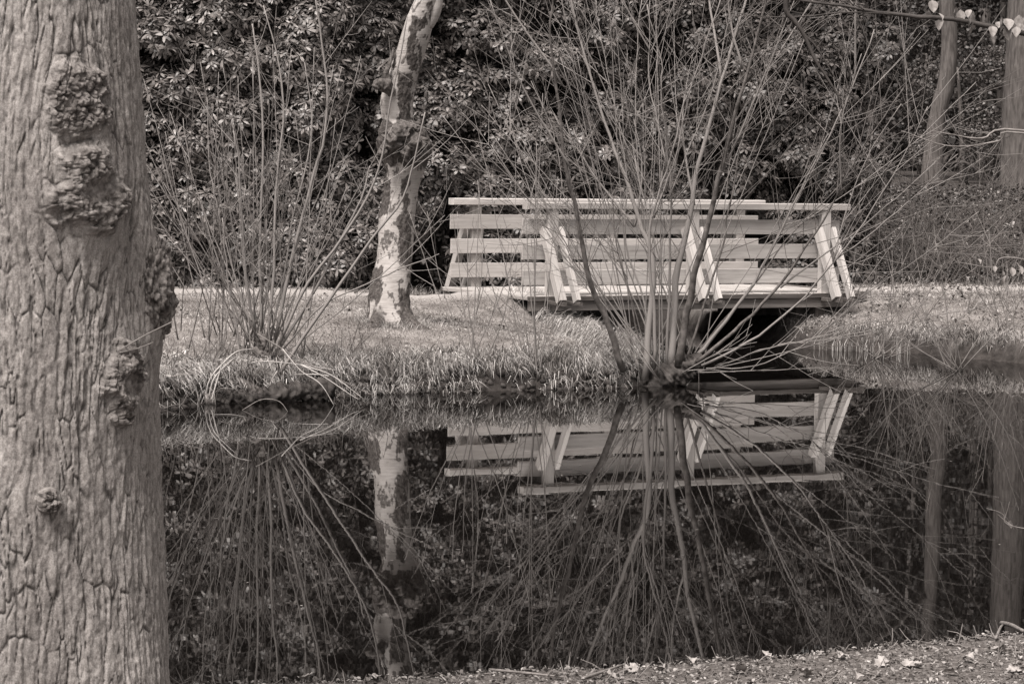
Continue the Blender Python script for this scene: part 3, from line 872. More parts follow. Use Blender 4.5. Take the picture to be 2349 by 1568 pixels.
def rhodo(label, t0, t1, ztop, mat, dens, seed, leafL, leafW, gaps=(), nl=8, key='a', wfront=0.0, parts=300, roundend=False):
    r = np.random.default_rng(seed)
    tm = (t0 + t1) / 2
    root = thing('rhododendron_bush', label, 'shrub', tuple(hp(tm, -0.8, 0.58)), 'rhododendron bushes of the hedge')
    loc = np.array(root.location)
    blobs = []
    z = 0.75
    while z < ztop:
        t = t0 + r.uniform(0, 0.4)
        while t < t1:
            f = (t - t0) / (t1 - t0)
            bulge = 0.55 * math.sin(math.pi * min(1, max(0, f))) ** 0.6
            if roundend:
                zz_ = (z - 0.6) / 5.0
                lim = t1 - 1.0 * abs(zz_ - 0.55) ** 1.3 * 2.0
                if t > lim - r.uniform(0, .4): t += 0.5; continue
                bulge -= 1.3 * max(0, f - 0.72) ** 1.2
            w = wfront + bulge * 0.7 + r.normal(0, 0.11) - 0.11 * z
            ok = True
            for (gt, gz_, gr) in gaps:
                if (t - gt) ** 2 + (z - gz_) ** 2 < gr * gr: ok = False
            if ok and r.random() > 0.03:
                blobs.append((t + r.normal(0, .12), w, z + r.normal(0, .14), r.uniform(0.34, 0.58), r.uniform(0.34, 0.52), r.uniform(0.26, 0.44)))
            t += r.uniform(0.40, 0.62)
        z += r.uniform(0.36, 0.48)
    C, A = [], []
    for (bt, bw_, bz_, ra, rb, rc) in blobs:
        nb = int(dens * ra * rc * 12)
        th_ = r.uniform(-0.6, math.pi + 0.6, nb)           # 0..pi is the half that faces out
        ph = np.arcsin(r.uniform(-0.75, 1.0, nb))
        n_t, n_w, n_z = np.cos(th_) * np.cos(ph), np.sin(th_) * np.cos(ph), np.sin(ph)
        dep = r.uniform(0.72, 1.08, nb)
        c = hp(bt + ra * n_t * dep, bw_ + rb * n_w * dep, bz_ + rc * n_z * dep)
        nrm = np.stack([HU[0] * n_t + HN[0] * n_w, HU[1] * n_t + HN[1] * n_w, n_z], -1)
        ax = nrm * 0.8 + np.array([0, 0, 0.55]) + r.normal(0, 0.22, (nb, 3))
        ax /= np.linalg.norm(ax, axis=1)[:, None]
        C.append(c); A.append(ax)
    C, A = np.concatenate(C), np.concatenate(A)
    # inner, sparser layer further back
    nb = int((t1 - t0) * ztop * 34)
    ti, zi = r.uniform(t0 - .2, t1 - (0.7 if roundend else -.2), nb), r.uniform(0.6, ztop, nb)
    c = hp(ti, wfront - 0.12 - 0.11 * zi + r.normal(0, .15, nb), zi)
    ax = np.stack([HN[0] + 0 * ti, HN[1] + 0 * ti, 0.5 + 0 * ti], -1) + r.normal(0, .5, (nb, 3))
    ax /= np.linalg.norm(ax, axis=1)[:, None]
    ok = C[:, 2] > 0.6
    C, A = C[ok], A[ok]
    # the whorls that show largest become parts of their own: front ones inside the picture
    fr = np.array([(q[0] * HN[0] + q[1] * HN[1]) for q in C])
    cand = np.where(C[:, 2] < 4.4)[0]
    order = cand[np.argsort(-(fr[cand] + 0.11 * C[cand, 2] + r.uniform(0, .5, len(cand))))]
    sel = set(order[:parts].tolist())
    meshes = [mm for kk, mm in WHORL if kk == key]
    for k in sel:
        a = Vector(A[k])
        q = a.to_track_quat('Z', 'Y').to_matrix().to_4x4()
        o = bpy.data.objects.new('leaf_whorl', meshes[k % len(meshes)])
        COL.objects.link(o); o.parent = root
        sc = r.uniform(0.8, 1.2) * leafL / 0.115
        o.matrix_basis = Matrix.Translation(Vector(C[k] - loc)) @ q @ Matrix.Rotation(r.uniform(0, 6.28), 4, 'Z') @ Matrix.Scale(sc, 4)
    rest = np.array([k for k in range(len(C)) if k not in sel])
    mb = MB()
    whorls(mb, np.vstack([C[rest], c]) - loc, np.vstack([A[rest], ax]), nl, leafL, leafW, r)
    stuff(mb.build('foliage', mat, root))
    # woody stems inside
    for k in range(9):
        mbb = MB()
        ts = t0 + (k + r.uniform(.1, .9)) * (t1 - t0) / 9
        p = [hp(ts, -0.75, 0.5), hp(ts + r.normal(0, .2), -0.55, 1.3), hp(ts + r.normal(0, .5), -0.6, 2.6), hp(ts + r.normal(0, .7), -1.0, ztop * .8)]
        tube(mbb, shift(smooth_path(p, 12), loc), np.linspace(0.05, 0.012, 12), 6)
        mbb.build('stem', M['stem'], root, True)
    # solid leaf mass at the heart of the bush, coloured dark as its shade
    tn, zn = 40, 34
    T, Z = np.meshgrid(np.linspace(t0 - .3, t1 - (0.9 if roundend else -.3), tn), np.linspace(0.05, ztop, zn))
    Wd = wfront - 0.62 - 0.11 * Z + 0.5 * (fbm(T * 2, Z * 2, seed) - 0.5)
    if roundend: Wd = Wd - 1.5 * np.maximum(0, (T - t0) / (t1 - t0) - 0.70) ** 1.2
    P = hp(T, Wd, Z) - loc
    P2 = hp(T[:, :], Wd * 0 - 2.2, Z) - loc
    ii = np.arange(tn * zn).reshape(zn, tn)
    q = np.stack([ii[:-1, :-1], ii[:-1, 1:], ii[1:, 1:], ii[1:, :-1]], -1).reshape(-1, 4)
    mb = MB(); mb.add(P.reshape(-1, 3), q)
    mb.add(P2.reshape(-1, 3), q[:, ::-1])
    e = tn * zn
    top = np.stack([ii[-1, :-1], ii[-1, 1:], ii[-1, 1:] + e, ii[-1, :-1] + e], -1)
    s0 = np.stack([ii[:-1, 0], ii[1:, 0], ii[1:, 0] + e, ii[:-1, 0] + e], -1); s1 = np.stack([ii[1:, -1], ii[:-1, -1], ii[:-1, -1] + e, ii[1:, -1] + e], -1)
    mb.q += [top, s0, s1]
    mb.build('inner_shade_mass', M['core'], root)
    return root
M['core'] = mat_noise('inner_leaf_shade', 0.012, 0.045, 16, 0.9)  # darker than the leaves: shade of the hedge gaps put into the colour
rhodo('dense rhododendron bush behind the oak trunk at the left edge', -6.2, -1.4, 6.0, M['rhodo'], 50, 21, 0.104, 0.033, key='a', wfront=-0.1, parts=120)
rhodo('large rhododendron bush with starry leaf rosettes between oak and birch', -1.7, 2.3, 6.2, M['rhodo_pale'], 62, 22, 0.104, 0.032, gaps=((2.15, 2.7, .5), (2.2, 3.3, .4)), wfront=0.12)
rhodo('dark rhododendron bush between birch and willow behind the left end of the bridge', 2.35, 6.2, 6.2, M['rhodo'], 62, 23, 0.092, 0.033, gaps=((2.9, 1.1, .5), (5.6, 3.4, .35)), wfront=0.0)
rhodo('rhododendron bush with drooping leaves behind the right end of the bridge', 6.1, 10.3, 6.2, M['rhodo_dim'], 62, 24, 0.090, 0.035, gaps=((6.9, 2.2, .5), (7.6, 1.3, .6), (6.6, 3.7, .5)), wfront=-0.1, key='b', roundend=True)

# ================================================================ WILLOWS
def grow_twigs(mb, path, rad, n, r, lmin, lmax, loc, u0=0.3, u1=0.97, rr=0.0032, sub=True, ang=(22, 48)):
    """side twigs along a shoot"""
    P = np.asarray(path)
    for k in range(n):
        f = r.uniform(u0, u1) * (len(P) - 1)
        i = min(int(f), len(P) - 2)
        p = P[i] + (P[i + 1] - P[i]) * (f - i)
        d = P[i + 1] - P[i]; d /= np.linalg.norm(d)
        s = np.cross(d, r.normal(0, 1, 3)); s /= np.linalg.norm(s)
        s = s * np.array([1, 0.7, 1])
        a = R(r.uniform(*ang)) * (1.6 if k % 3 == 0 else 1)
        d2 = d * math.cos(a) + s * math.sin(a)
        L = r.uniform(lmin, lmax)
        bend = np.array([0, 0, r.uniform(0.05, 0.30)]) + r.normal(0, 0.05, 3)
        q = [p, p + d2 * L * 0.5 + bend * L * 0.12, p + d2 * L + bend * L * 0.6]
        sp = smooth_path(q, 6)
        tube(mb, sp - loc, np.linspace(rr, rr * 0.5, 6), 4, cap=False)
        if sub and L > 0.5:
            for _ in range(2):
                f2 = r.integers(2, 5)
                e = sp[f2] + (d2 * 0.7 + r.normal(0, 0.4, 3)) * L * 0.35 + np.array([0, 0, .05])
                tube(mb, np.array([sp[f2], (sp[f2] + e) / 2 + r.normal(0, .015, 3), e]) - loc, np.linspace(rr * .7, rr * .45, 3), 3, cap=False)

def shoot(root, pts, r0, r1, r, ntw, lmin=0.3, lmax=0.9, mat='shoot', n=16, u0=0.3, name='shoot', rr=0.0032, wob=0.012, ns=6, taper=1.0):
    loc = np.array(root.location)
    p = smooth_path([np.array(q) for q in pts], n)
    w = r.normal(0, wob, (n, 3)); w[0] = 0
    p = p + np.cumsum(w, 0) * 0.35
    mb = MB()
    tube(mb, p - loc, r1 + (r0 - r1) * (1 - np.linspace(0, 1, n)) ** taper, ns)
    o = mb.build(name, M[mat], root, True)
    if ntw:
        mt = MB()
        grow_twigs(mt, p, None, ntw, r, lmin, lmax, loc, u0=u0, rr=rr)
        stuff(mt.build('side_twigs', M[mat], o, True))
    return o

r = np.random.default_rng(31)
WD = 30.3
wbase = at(1530, 880, WD)
willow = thing('willow_clump', 'big many-stemmed bare willow at the water edge in front of the bridge', 'willow', (wbase.x, WD, 0.0))
def trace(px, d0, d1):
    n = len(px)
    return [at(x, y, d0 + (d1 - d0) * k / max(1, n - 1)) for k, (x, y) in enumerate(px)]
MAIN = [  # traced leading stems: pixels, depth at foot and tip, radius at foot and tip, twigs
    ([(1430, 852), (1395, 740), (1360, 640), (1337, 502), (1312, 390), (1291, 197), (1277, 60), (1285, -60)], 30.0, 29.2, .046, .018, 12),
    ([(1478, 872), (1486, 740), (1488, 600), (1455, 520), (1426, 420), (1390, 330), (1337, 197), (1295, 30), (1280, -60)], 30.2, 30.9, .046, .016, 14),
    ([(1540, 840), (1552, 720), (1562, 600), (1592, 470), (1622, 330), (1655, 190), (1705, 20), (1720, -50)], 30.3, 31.0, .056, .020, 16),
    ([(1556, 840), (1580, 700), (1596, 600), (1640, 420), (1665, 300), (1702, 160), (1735, 20), (1745, -50)], 30.2, 29.6, .052, .018, 16),
    ([(1500, 845), (1500, 700), (1492, 600), (1500, 500), (1530, 380), (1565, 230), (1610, 110), (1650, -30)], 30.1, 29.7, .034, .012, 14),
    ([(1590, 820), (1660, 740), (1740, 640), (1785, 540), (1840, 430), (1900, 320), (1960, 200), (2005, 80)], 30.3, 30.6, .036, .010, 14),
    ([(1600, 830), (1690, 755), (1790, 660), (1870, 560), (1930, 450), (2000, 330), (2090, 190)], 30.1, 29.5, .036, .010, 14),
    ([(1610, 838), (1720, 780), (1830, 690), (1910, 600), (1990, 480), (2080, 330), (2120, 240)], 30.0, 29.2, .026, .008, 12),
    ([(1530, 850), (1535, 700), (1533, 560), (1532, 461), (1520, 362), (1505, 214), (1498, 130), (1470, 20)], 30.3, 30.0, .028, .010, 14),
    ([(1488, 860), (1462, 760), (1440, 640), (1412, 520), (1395, 380), (1340, 200), (1260, 60), (1210, 0)], 30.3, 30.8, .018, .006, 12),
    ([(1470, 860), (1420, 760), (1340, 640), (1250, 520), (1150, 400), (1080, 300), (1030, 250)], 30.2, 30.4, .016, .005, 10),
    ([(1520, 850), (1470, 700), (1380, 560), (1290, 440), (1180, 330), (1110, 260)], 30.4, 31.2, .015, .005, 10),
    ([(1570, 840), (1620, 700), (1660, 560), (1690, 420), (1720, 290), (1770, 150), (1810, 40)], 30.4, 31.2, .024, .008, 14),
    ([(1510, 860), (1480, 700), (1440, 560), (1440, 420), (1420, 280), (1385, 120), (1370, 0)], 30.4, 31.0, .022, .008, 12),
    ([(1545, 840), (1530, 700), (1480, 560), (1455, 400), (1445, 250), (1450, 120), (1460, 0)], 30.5, 31.2, .020, .008, 12),
    ([(1580, 830), (1700, 690), (1830, 520), (1940, 400), (1990, 330)], 30.5, 31.3, .020, .006, 10),
    ([(1640, 840), (1760, 800), (1880, 780), (1960, 740)], 30.0, 29.4, .014, .005, 6),
    ([(1620, 845), (1740, 830), (1860, 770), (1960, 690), (2010, 640)], 30.2, 30.0, .014, .005, 8),
]
for k, (px, d0, d1, ra, rb, nt_) in enumerate(MAIN):
    shoot(willow, trace(px, d0, d1), ra * (.88 if k < 4 else .62), rb * .6, r, nt_ + 4, 0.5, 1.8, 'shoot' if k % 3 else 'shoot_dark', 26, rr=0.0040, ns=8, taper=1.5, wob=.03)
    pf = [np.array(q) for q in trace(px, d0, d1)]
    for j_ in range(2 if k < 9 else 1):       # forks
        i_ = r.integers(2, len(pf) - 1)
        dv_ = pf[i_] - pf[i_ - 1]; dv_ /= np.linalg.norm(dv_)
        sd_ = np.array([r.choice([-1, 1]) * r.uniform(.25, .6), r.uniform(-.3, .3), 0.1])
        L_ = r.uniform(1.0, 2.4)
        shoot(willow, [pf[i_], pf[i_] + (dv_ + sd_) * L_ * .5, pf[i_] + (dv_ + sd_ * .75) * L_], ra * .3, .004, r, 8, .3, 1.0, 'shoot', 14, rr=.0036, u0=.2, wob=.02)
for k in range(26):
    a = r.uniform(-56, 50)
    L = r.uniform(2.0, 4.6) * (1 - 0.25 * abs(a) / 60)
    bx_ = wbase.x + r.uniform(-0.35, 0.42) + a * 0.003
    by_ = WD + r.uniform(-0.3, 0.35)
    dx, dz, dy = math.sin(R(a)), math.cos(R(a)), r.uniform(-0.22, 0.25)
    b0 = np.array([bx_, by_, 0.10 + 0.15 * r.random()])
    d_ = np.array([dx, dy, dz])
    mid = b0 + d_ * L * 0.5 + np.array([-dx * 0.10, 0, 0.03]) * L * 0.5
    tip = b0 + d_ * L + np.array([-dx * 0.25, 0, 0.12]) * L * 0.5
    r0_ = r.uniform(0.005, 0.010)
    shoot(willow, [b0, mid, tip], r0_, 0.0035, r, r.integers(3, 9), 0.25, 0.9, 'shoot', 14, rr=0.0035)
# low arching twigs over the water
for k in range(6):
    b0 = np.array([wbase.x + r.uniform(0, .5), WD + r.uniform(-.2, .3), 0.15])
    L = r.uniform(0.6, 1.7)
    e = b0 + np.array([L, r.uniform(-.5, .4), r.uniform(0.0, 0.9) * L * .6])
    shoot(willow, [b0, (b0 + e) / 2 + np.array([0, 0, r.uniform(-.05, .12)]), e], 0.007, 0.003, r, 4, .2, .5, 'shoot', 10)
# the leaning wet stool they spring from
def stool(root, pts, rad, seed, name='stump', mat='stump'):
    return lump_tube(pts, rad, M[mat], root, name, ns=40, amp=0.55, seed=seed, n=60, fine=.4)
stool(willow, [at(1485, 905, WD - .05), at(1530, 872, WD), at(1580, 838, WD), at(1612, 815, WD)], [.13, .15, .12, .05], 201)
stool(willow, [at(1480, 900, WD + .1), at(1478, 868, WD + .1), at(1480, 835, WD + .1)], [.10, .09, .04], 202)
stool(willow, [at(1535, 900, WD + .15), at(1545, 860, WD + .15), at(1550, 815, WD + .15)], [.12, .11, .05], 203)

# left clump
LD = 28.4
lbase = at(605, 850, LD)
lz = max(0.05, gz(lbase.x, LD))
willow2 = thing('willow_clump', 'bushy clump of thin straight willow rods between oak and birch', 'willow', (lbase.x, LD, lz))
r = np.random.default_rng(37)
LMAIN = [
    ([(585, 760), (565, 640), (556, 520), (548, 400), (535, 300)], 28.4, 28.2, .017, .008, 3),
    ([(600, 760), (598, 640), (597, 520), (600, 330), (590, 170), (575, 60)], 28.4, 28.8, .019, .008, 5),
    ([(615, 770), (628, 640), (632, 520), (640, 380), (655, 250), (640, 120), (610, 10)], 28.3, 28.7, .017, .006, 6),
    ([(630, 780), (660, 640), (690, 510), (720, 400), (745, 310), (750, 200), (735, 90), (720, -20)], 28.4, 28.4, .021, .008, 6),
    ([(640, 790), (700, 660), (780, 560), (850, 450), (880, 370), (900, 250), (930, 130), (945, 40)], 28.2, 28.0, .017, .006, 4),
    ([(640, 800), (720, 660), (780, 545), (830, 450), (850, 380)], 28.5, 28.8, .017, .007, 5),
    ([(640, 860), (700, 770), (790, 640), (860, 540), (920, 470), (950, 380), (975, 270)], 28.0, 27.8, .019, .007, 4),
    ([(620, 780), (650, 640), (670, 500), (700, 380), (715, 260), (700, 140)], 28.5, 28.9, .013, .005, 6),
    ([(560, 760), (515, 640), (470, 500), (440, 380), (425, 260)], 28.4, 28.6, .010, .004, 4),
    ([(570, 760), (535, 620), (500, 480), (480, 360), (478, 220)], 28.4, 28.8, .010, .004, 4),
    ([(650, 800), (740, 700), (860, 640), (960, 600), (1010, 580)], 28.3, 28.0, .010, .004, 4),
    ([(560, 900), (545, 780), (520, 640), (505, 500)], 28.2, 28.0, .013, .006, 2),
]
for k, (px, d0, d1, ra, rb, nt_) in enumerate(LMAIN):
    shoot(willow2, trace(px, d0, d1), ra, rb, r, nt_, 0.3, 0.9, 'shoot', 20, rr=0.0036)
for k in range(64):
    a = r.normal(2, 25)
    a = max(-40, min(52, a))
    L = r.uniform(1.3, 3.3) * (1 - 0.2 * abs(a) / 50)
    b0 = np.array([lbase.x + r.normal(0, 0.18) + a * 0.003, LD + r.uniform(-.3, .35), lz + r.uniform(0.0, 0.35)])
    if k % 5 == 0: b0[0] = lbase.x + r.uniform(-0.95, 0.2); a *= 0.4
    d_ = np.array([math.sin(R(a)), r.uniform(-.14, .16), math.cos(R(a))])
    mid = b0 + d_ * L * 0.5 + np.array([-d_[0] * 0.05, 0, 0])
    tip = b0 + d_ * L + np.array([-d_[0] * .18, 0, .05]) * L * .5
    shoot(willow2, [b0, mid, tip], r.uniform(0.004, 0.009), 0.003, r, r.integers(2, 6), 0.25, 0.8, 'shoot' if k % 3 else 'shoot_dark', 12, u0=0.35, rr=0.0032)
stool(willow2, [at(600, 880, LD), at(600, 820, LD), at(605, 765, LD)], [.12, .11, .06], 210, mat='shoot_dark')

# small bare willow saplings along the bank
def sapling(label, px, d, n, hmin, hmax, spread, seed, mat='shoot'):
    r = np.random.default_rng(seed)
    p = at(px[0], px[1], d)
    z0 = max(-0.02, gz(p.x, d))
    root = thing('willow_sapling', label, 'sapling', (p.x, d, z0), 'thin bare saplings on the banks')
    for k in range(n):
        a = r.normal(0, spread)
        L = r.uniform(hmin, hmax)
        b0 = np.array([p.x + r.normal(0, .06), d + r.normal(0, .06), z0])
        d_ = np.array([math.sin(R(a)), r.uniform(-.15, .15), math.cos(R(a))])
        shoot(root, [b0, b0 + d_ * L * .5 + r.normal(0, .03, 3), b0 + d_ * L + np.array([-d_[0] * .2 * L, 0, 0])], r.uniform(.005, .009), .003, r, r.integers(2, 6), .2, .6, mat, 12, u0=.25)
    return root
sapling('few thin bare stems on the bank right of the birch', (1085, 870), 29.4, 8, 1.2, 2.6, 16, 51)
sapling('slender bare stems at the water edge below the bridge end', (1228, 890), 29.7, 10, 1.0, 3.0, 20, 52)
sapling('low spreading bare twigs on the right bank beside the ditch', (2010, 850), 34.8, 12, .5, 1.4, 42, 53, 'twig')
sapling('bare twigs leaning over the water at the right edge of the photo', (2190, 868), 33.0, 13, .6, 1.9, 44, 54, 'twig')
sapling('thin upright twigs on the right bank near the bridge foot', (2080, 780), 36.4, 9, .5, 1.2, 30, 55, 'twig')
sapling('sparse twigs on the right bank below the path at the far right', (2310, 800), 35.4, 10, .5, 1.3, 34, 56, 'twig')

# ================================================================ DEAD WOOD AND REEDS BY THE LEFT CLUMP
def loose(name, label, cat, pts, rad, mat, group=None, ns=7, n=14):
    p0 = Vector(pts[0])
    o = thing_mesh(name, label, cat, pts, rad, mat, group, ns, n)
    return o
def thing_mesh(name, label, cat, pts, rad, mat, group, ns, n):
    c = np.mean(np.array([tuple(q) for q in pts]), 0)
    mb = MB()
    tube(mb, smooth_path([np.array(q) for q in pts], n) - c, np.interp(np.linspace(0, 1, n), np.linspace(0, 1, len(rad)), rad), ns)
    o = mb.build(name, M[mat], None, True)
    o.location = c
    return tag(o, label, cat, group)
log = thing('fallen_log', 'mossy dark log lying half in the water below the left willow', 'log', tuple(at(620, 915, 27.7)))
lump_tube([at(468, 921, 27.4), at(540, 915, 27.5), at(640, 905, 27.7), at(760, 892, 28.0)], [.065, .075, .09, .11], M['stump'], log, 'trunk', amp=.55, seed=220, n=110, ns=36, fine=.45)
lump_tube([at(470, 918, 27.38), at(492, 916, 27.4)], [.07, .07], M['debris'], log, 'cut_end', amp=.06, seed=221, n=6)
lump_tube([at(600, 905, 27.7), at(560, 880, 27.75), at(530, 868, 27.8)], [.05, .045, .03], M['shoot_dark'], log, 'branch_stub', amp=.2, seed=222, n=12)
for k, (lab, px) in enumerate([
    ('long bleached stick slanting right into the water, longest of the fan', [(648, 800), (690, 850), (735, 880), (768, 932)]),
    ('bleached stick slanting into the water, second of the fan', [(690, 836), (745, 865), (800, 902), (822, 915)]),
    ('bleached stick of the fan lying nearest the birch', [(694, 838), (760, 860), (835, 915)]),
    ('thin dark stick reaching furthest right from the left willow over the bank', [(590, 765), (700, 830), (800, 880), (868, 912)]),
    ('pale upright bent stick standing in the water below the left willow', [(636, 850), (620, 880), (617, 930), (618, 950)]),
    ('low pale stick arching left to right above the mossy log', [(490, 858), (540, 842), (600, 828), (690, 836), (780, 850)]),
    ('pale curved stick rising between the log and the left willow', [(540, 905), (575, 895), (592, 862), (590, 835)]),
    ('pale bent twig bridging the fan of sticks', [(600, 848), (630, 868), (680, 858), (760, 862), (785, 880)])]):
    d = 27.6 + 0.08 * k
    loose('dead_stick', lab, 'stick', [at(x, y, d - 0.25 * i / len(px)) for i, (x, y) in enumerate(px)], [.006, .005, .0025], 'deadwood' if k != 3 else 'twig')
loose('dead_stick', 'thin hoop of a twig arching over the open water', 'stick', [on_z(556, 940, 0) , at(600, 916, 26.9), at(640, 920, 26.8), on_z(662, 946, -0.01)], [.004, .0035, .002], 'debris')
r = np.random.default_rng(41)
for k, (lab, px) in enumerate([
    ('tall bent dry reed leaf folding over the log end, outermost', [(470, 915), (482, 868), (515, 830), (545, 805), (580, 800)]),
    ('dry reed leaf arching beside the outermost one', [(478, 915), (490, 870), (518, 838), (548, 812)]),
    ('short straight dry reed leaf standing at the log end', [(486, 915), (496, 880), (505, 850), (512, 818)]),
    ('pale dry reed blade standing in the water by the oak', [(452, 942), (455, 915), (450, 890)]),
    ('dry reed blade lying flat on the water in front of the log', [(490, 950), (530, 950), (566, 956)])]):
    pts = [np.array(at(x, y, 27.35 - 0.03 * k)) for x, y in px]
    if k == 4: pts = [np.array(on_z(x, y, 0.006)) for x, y in px]
    sp = smooth_path(pts, 12); c = sp.mean(0)
    wd = np.interp(np.linspace(0, 1, 12), [0, .5, 1], [.007, .009, .002])
    tn_ = np.gradient(sp, axis=0); sd_ = np.cross(tn_, np.array([0.2, -1, 0.25])); sd_ /= np.linalg.norm(sd_, axis=1)[:, None]
    if k == 4: sd_ = np.tile(np.array([0.0, 1, 0]), (12, 1))
    nn_ = np.cross(sd_, tn_); nn_ /= np.linalg.norm(nn_, axis=1)[:, None]
    mb = MB(); v = np.stack([sp - sd_ * wd[:, None], sp + nn_ * wd[:, None] * .35, sp + sd_ * wd[:, None], sp - nn_ * wd[:, None] * .12], 1) - c
    q = []
    for i in range(11):
        for j in range(4): q.append((i * 4 + j, i * 4 + (j + 1) % 4, i * 4 + 4 + (j + 1) % 4, i * 4 + 4 + j))
    mb.add(v.reshape(-1, 3), q)
    o = mb.build('dry_reed', M['deadwood'], None, True); o.location = c
    tag(o, lab, 'reed')

# ================================================================ GRASS, LITTER, GROUND COVER (stuff)
def scatter(n, x0, x1, y0, y1, cond, r):
    x, y = r.uniform(x0, x1, n), r.uniform(y0, y1, n)
    d = shore(x, y)
    ok = cond(x, y, d)
    x, y, d = x[ok], y[ok], d[ok]
    return x, y, ground_z(x, y), d
def blades(name, label, x, y, z, L, W, lean, mat, r, droop=0.3, dirv=None):
    N = len(x)
    an = r.uniform(0, 6.283, N)
    h = np.stack([np.cos(an), np.sin(an), 0 * an], -1)
    if dirv is not None:
        h = h * 0.55 + dirv; h /= np.linalg.norm(h, axis=1)[:, None] + 1e-9
    b0 = np.stack([x, y, z - 0.01], -1)
    le = lean * r.uniform(0.3, 1.3, N)
    up = np.array([0, 0, 1.0])
    m1 = b0 + (up * np.cos(le)[:, None] + h * np.sin(le)[:, None]) * (L * 0.55)[:, None]
    le2 = le + droop * r.uniform(0.5, 1.6, N) * 2
    t1 = m1 + (up * np.cos(le2)[:, None] + h * np.sin(le2)[:, None]) * (L * 0.5)[:, None]
    s = np.stack([-np.sin(an), np.cos(an), 0 * an], -1) * (W / 2)[:, None]
    s2 = np.stack([r.normal(0, 1, N), r.normal(0, .3, N), 0 * an], -1); s2 /= np.linalg.norm(s2, axis=1)[:, None]
    s = s2 * (W / 2)[:, None]
    v = np.stack([b0 - s, b0 + s, m1 - s * .8, m1 + s * .8, t1], 1).reshape(-1, 3)
    k = np.arange(N)[:, None] * 5
    mb = MB(); mb.add(v, k + np.array([[0, 1, 3, 2]]), k + np.array([[2, 3, 4]]))
    return stuff(mb.build(name, mat), label, 'grass')
r = np.random.default_rng(61)
notpath = lambda x, y: seg_dist(x, y, PATH, False) > 0.55
x, y, z, d = scatter(150000, -9, 2.2, 25, 39.5, lambda x, y, d: (d > 0.25) & notpath(x, y) & ((y - 38.2) < 0.36 * (x + 3.95) + .3), r)
k_ = 0.6 + 0.8 * fbm(x * 1.6, y * 1.6, 62)
blades('mown_grass', 'short mown grass covering the left bank', x, y, z, r.uniform(0.025, 0.06, len(x)) * k_, np.full(len(x), 0.007), 0.8, M['grass'], r)
x, y, z, d = scatter(60000, 3.4, 11, 33, 43, lambda x, y, d: (d > 0.1) & notpath(x, y) & (y < 40.5 + 0.3 * (x - 3)), r)
blades('bank_grass', 'short grass and dry stalks covering the right bank', x, y, z, r.uniform(0.03, 0.09, len(x)), np.full(len(x), 0.007), 0.9, M['grass'], r)
# long tufts hanging over the bank edge
def edge_tufts(n, x0, x1, y0, y1, name, label, Lr, mat, seed, dmax=0.42, thresh=0.40, dmin=0.10):
    r = np.random.default_rng(seed)
    x, y, z, d = scatter(n, x0, x1, y0, y1, lambda x, y, d: (d > dmin) & (d < dmax), r)
    keep = fbm(x * 2.4, y * 2.4, seed) > thresh
    x, y, z, d = x[keep], y[keep], z[keep], d[keep]
    e = 0.05
    gx_ = (shore(x + e, y) - shore(x - e, y)) / (2 * e); gy_ = (shore(x, y + e) - shore(x, y - e)) / (2 * e)
    dv = -np.stack([gx_, gy_, 0 * gx_], -1)
    blades(name, label, x, y, z, r.uniform(*Lr, len(x)), r.uniform(.005, .010, len(x)), 1.25, mat, r, droop=0.62, dirv=dv)
edge_tufts(260000, -8, 2.2, 24.5, 40, 'edge_grass', 'long dry grass tufts drooping over the edge of the left bank', (0.10, 0.36), M['dry'], 71, thresh=0.36, dmax=0.85)
edge_tufts(200000, -8, 2.2, 24.5, 40, 'hanging_grass', 'straggling dry grass hanging down the face of the left bank', (0.10, 0.32), M['dry'], 73, dmax=0.24, thresh=0.47, dmin=0.0)
edge_tufts(120000, 3.4, 11, 29, 37, 'edge_grass', 'long grass tufts drooping over the edge of the right bank', (0.10, 0.30), M['grass'], 72)
# hedge-foot weeds
x, y, z, d = scatter(40000, -8, 11, 36, 43, lambda x, y, d: (np.abs((y - 38.2) - 0.36 * (x + 3.95) + 0.05) < 0.28) & (d > .2), r)
blades('hedge_weeds', 'rough grass fringe along the foot of the hedge', x, y, z, r.uniform(0.05, 0.22, len(x)), np.full(len(x), 0.008), 0.6, M['grass'], r)
# reed stubble in the water by the right bank
n_ = 46
t_ = r.random(n_)
sx = 3.85 + 1.15 * t_ + r.normal(0, .03, n_); sy = 36.25 - 0.55 * t_ - 0.08 + r.normal(0, .06, n_)
mb = MB()
for a_, b_ in zip(sx, sy):
    h_ = r.uniform(.08, .22)
    tube(mb, np.array([(a_, b_, -.1), (a_ + r.normal(0, .008), b_, h_ * .5), (a_ + r.normal(0, .025), b_ + r.normal(0, .02), h_)]), [.006, .005, .003], 4)
stuff(mb.build('reed_stubble', M['dry']), 'pale reed stubble standing in shallow water by the right bank', 'reeds')

def flakes(name, label, cat, x, y, z, L, mat, r, curl=0.5, lift=0.012):
    N = len(x)
    an = r.uniform(0, 6.283, N)
    tl = r.normal(0, curl, N)
    d_ = np.stack([np.cos(an) * np.cos(tl), np.sin(an) * np.cos(tl), np.sin(tl)], -1)
    nn = np.stack([r.normal(0, curl, N), r.normal(0, curl, N), np.ones(N)], -1)
    nn /= np.linalg.norm(nn, axis=1)[:, None]
    mb = MB()
    leaves(mb, np.stack([x, y, z + lift * r.uniform(0.3, 1.6, N)], -1), d_, nn, L, L * r.uniform(.35, .7, N), droop=0.15, fold=0.2)
    return stuff(mb.build(name, mat), label, cat)
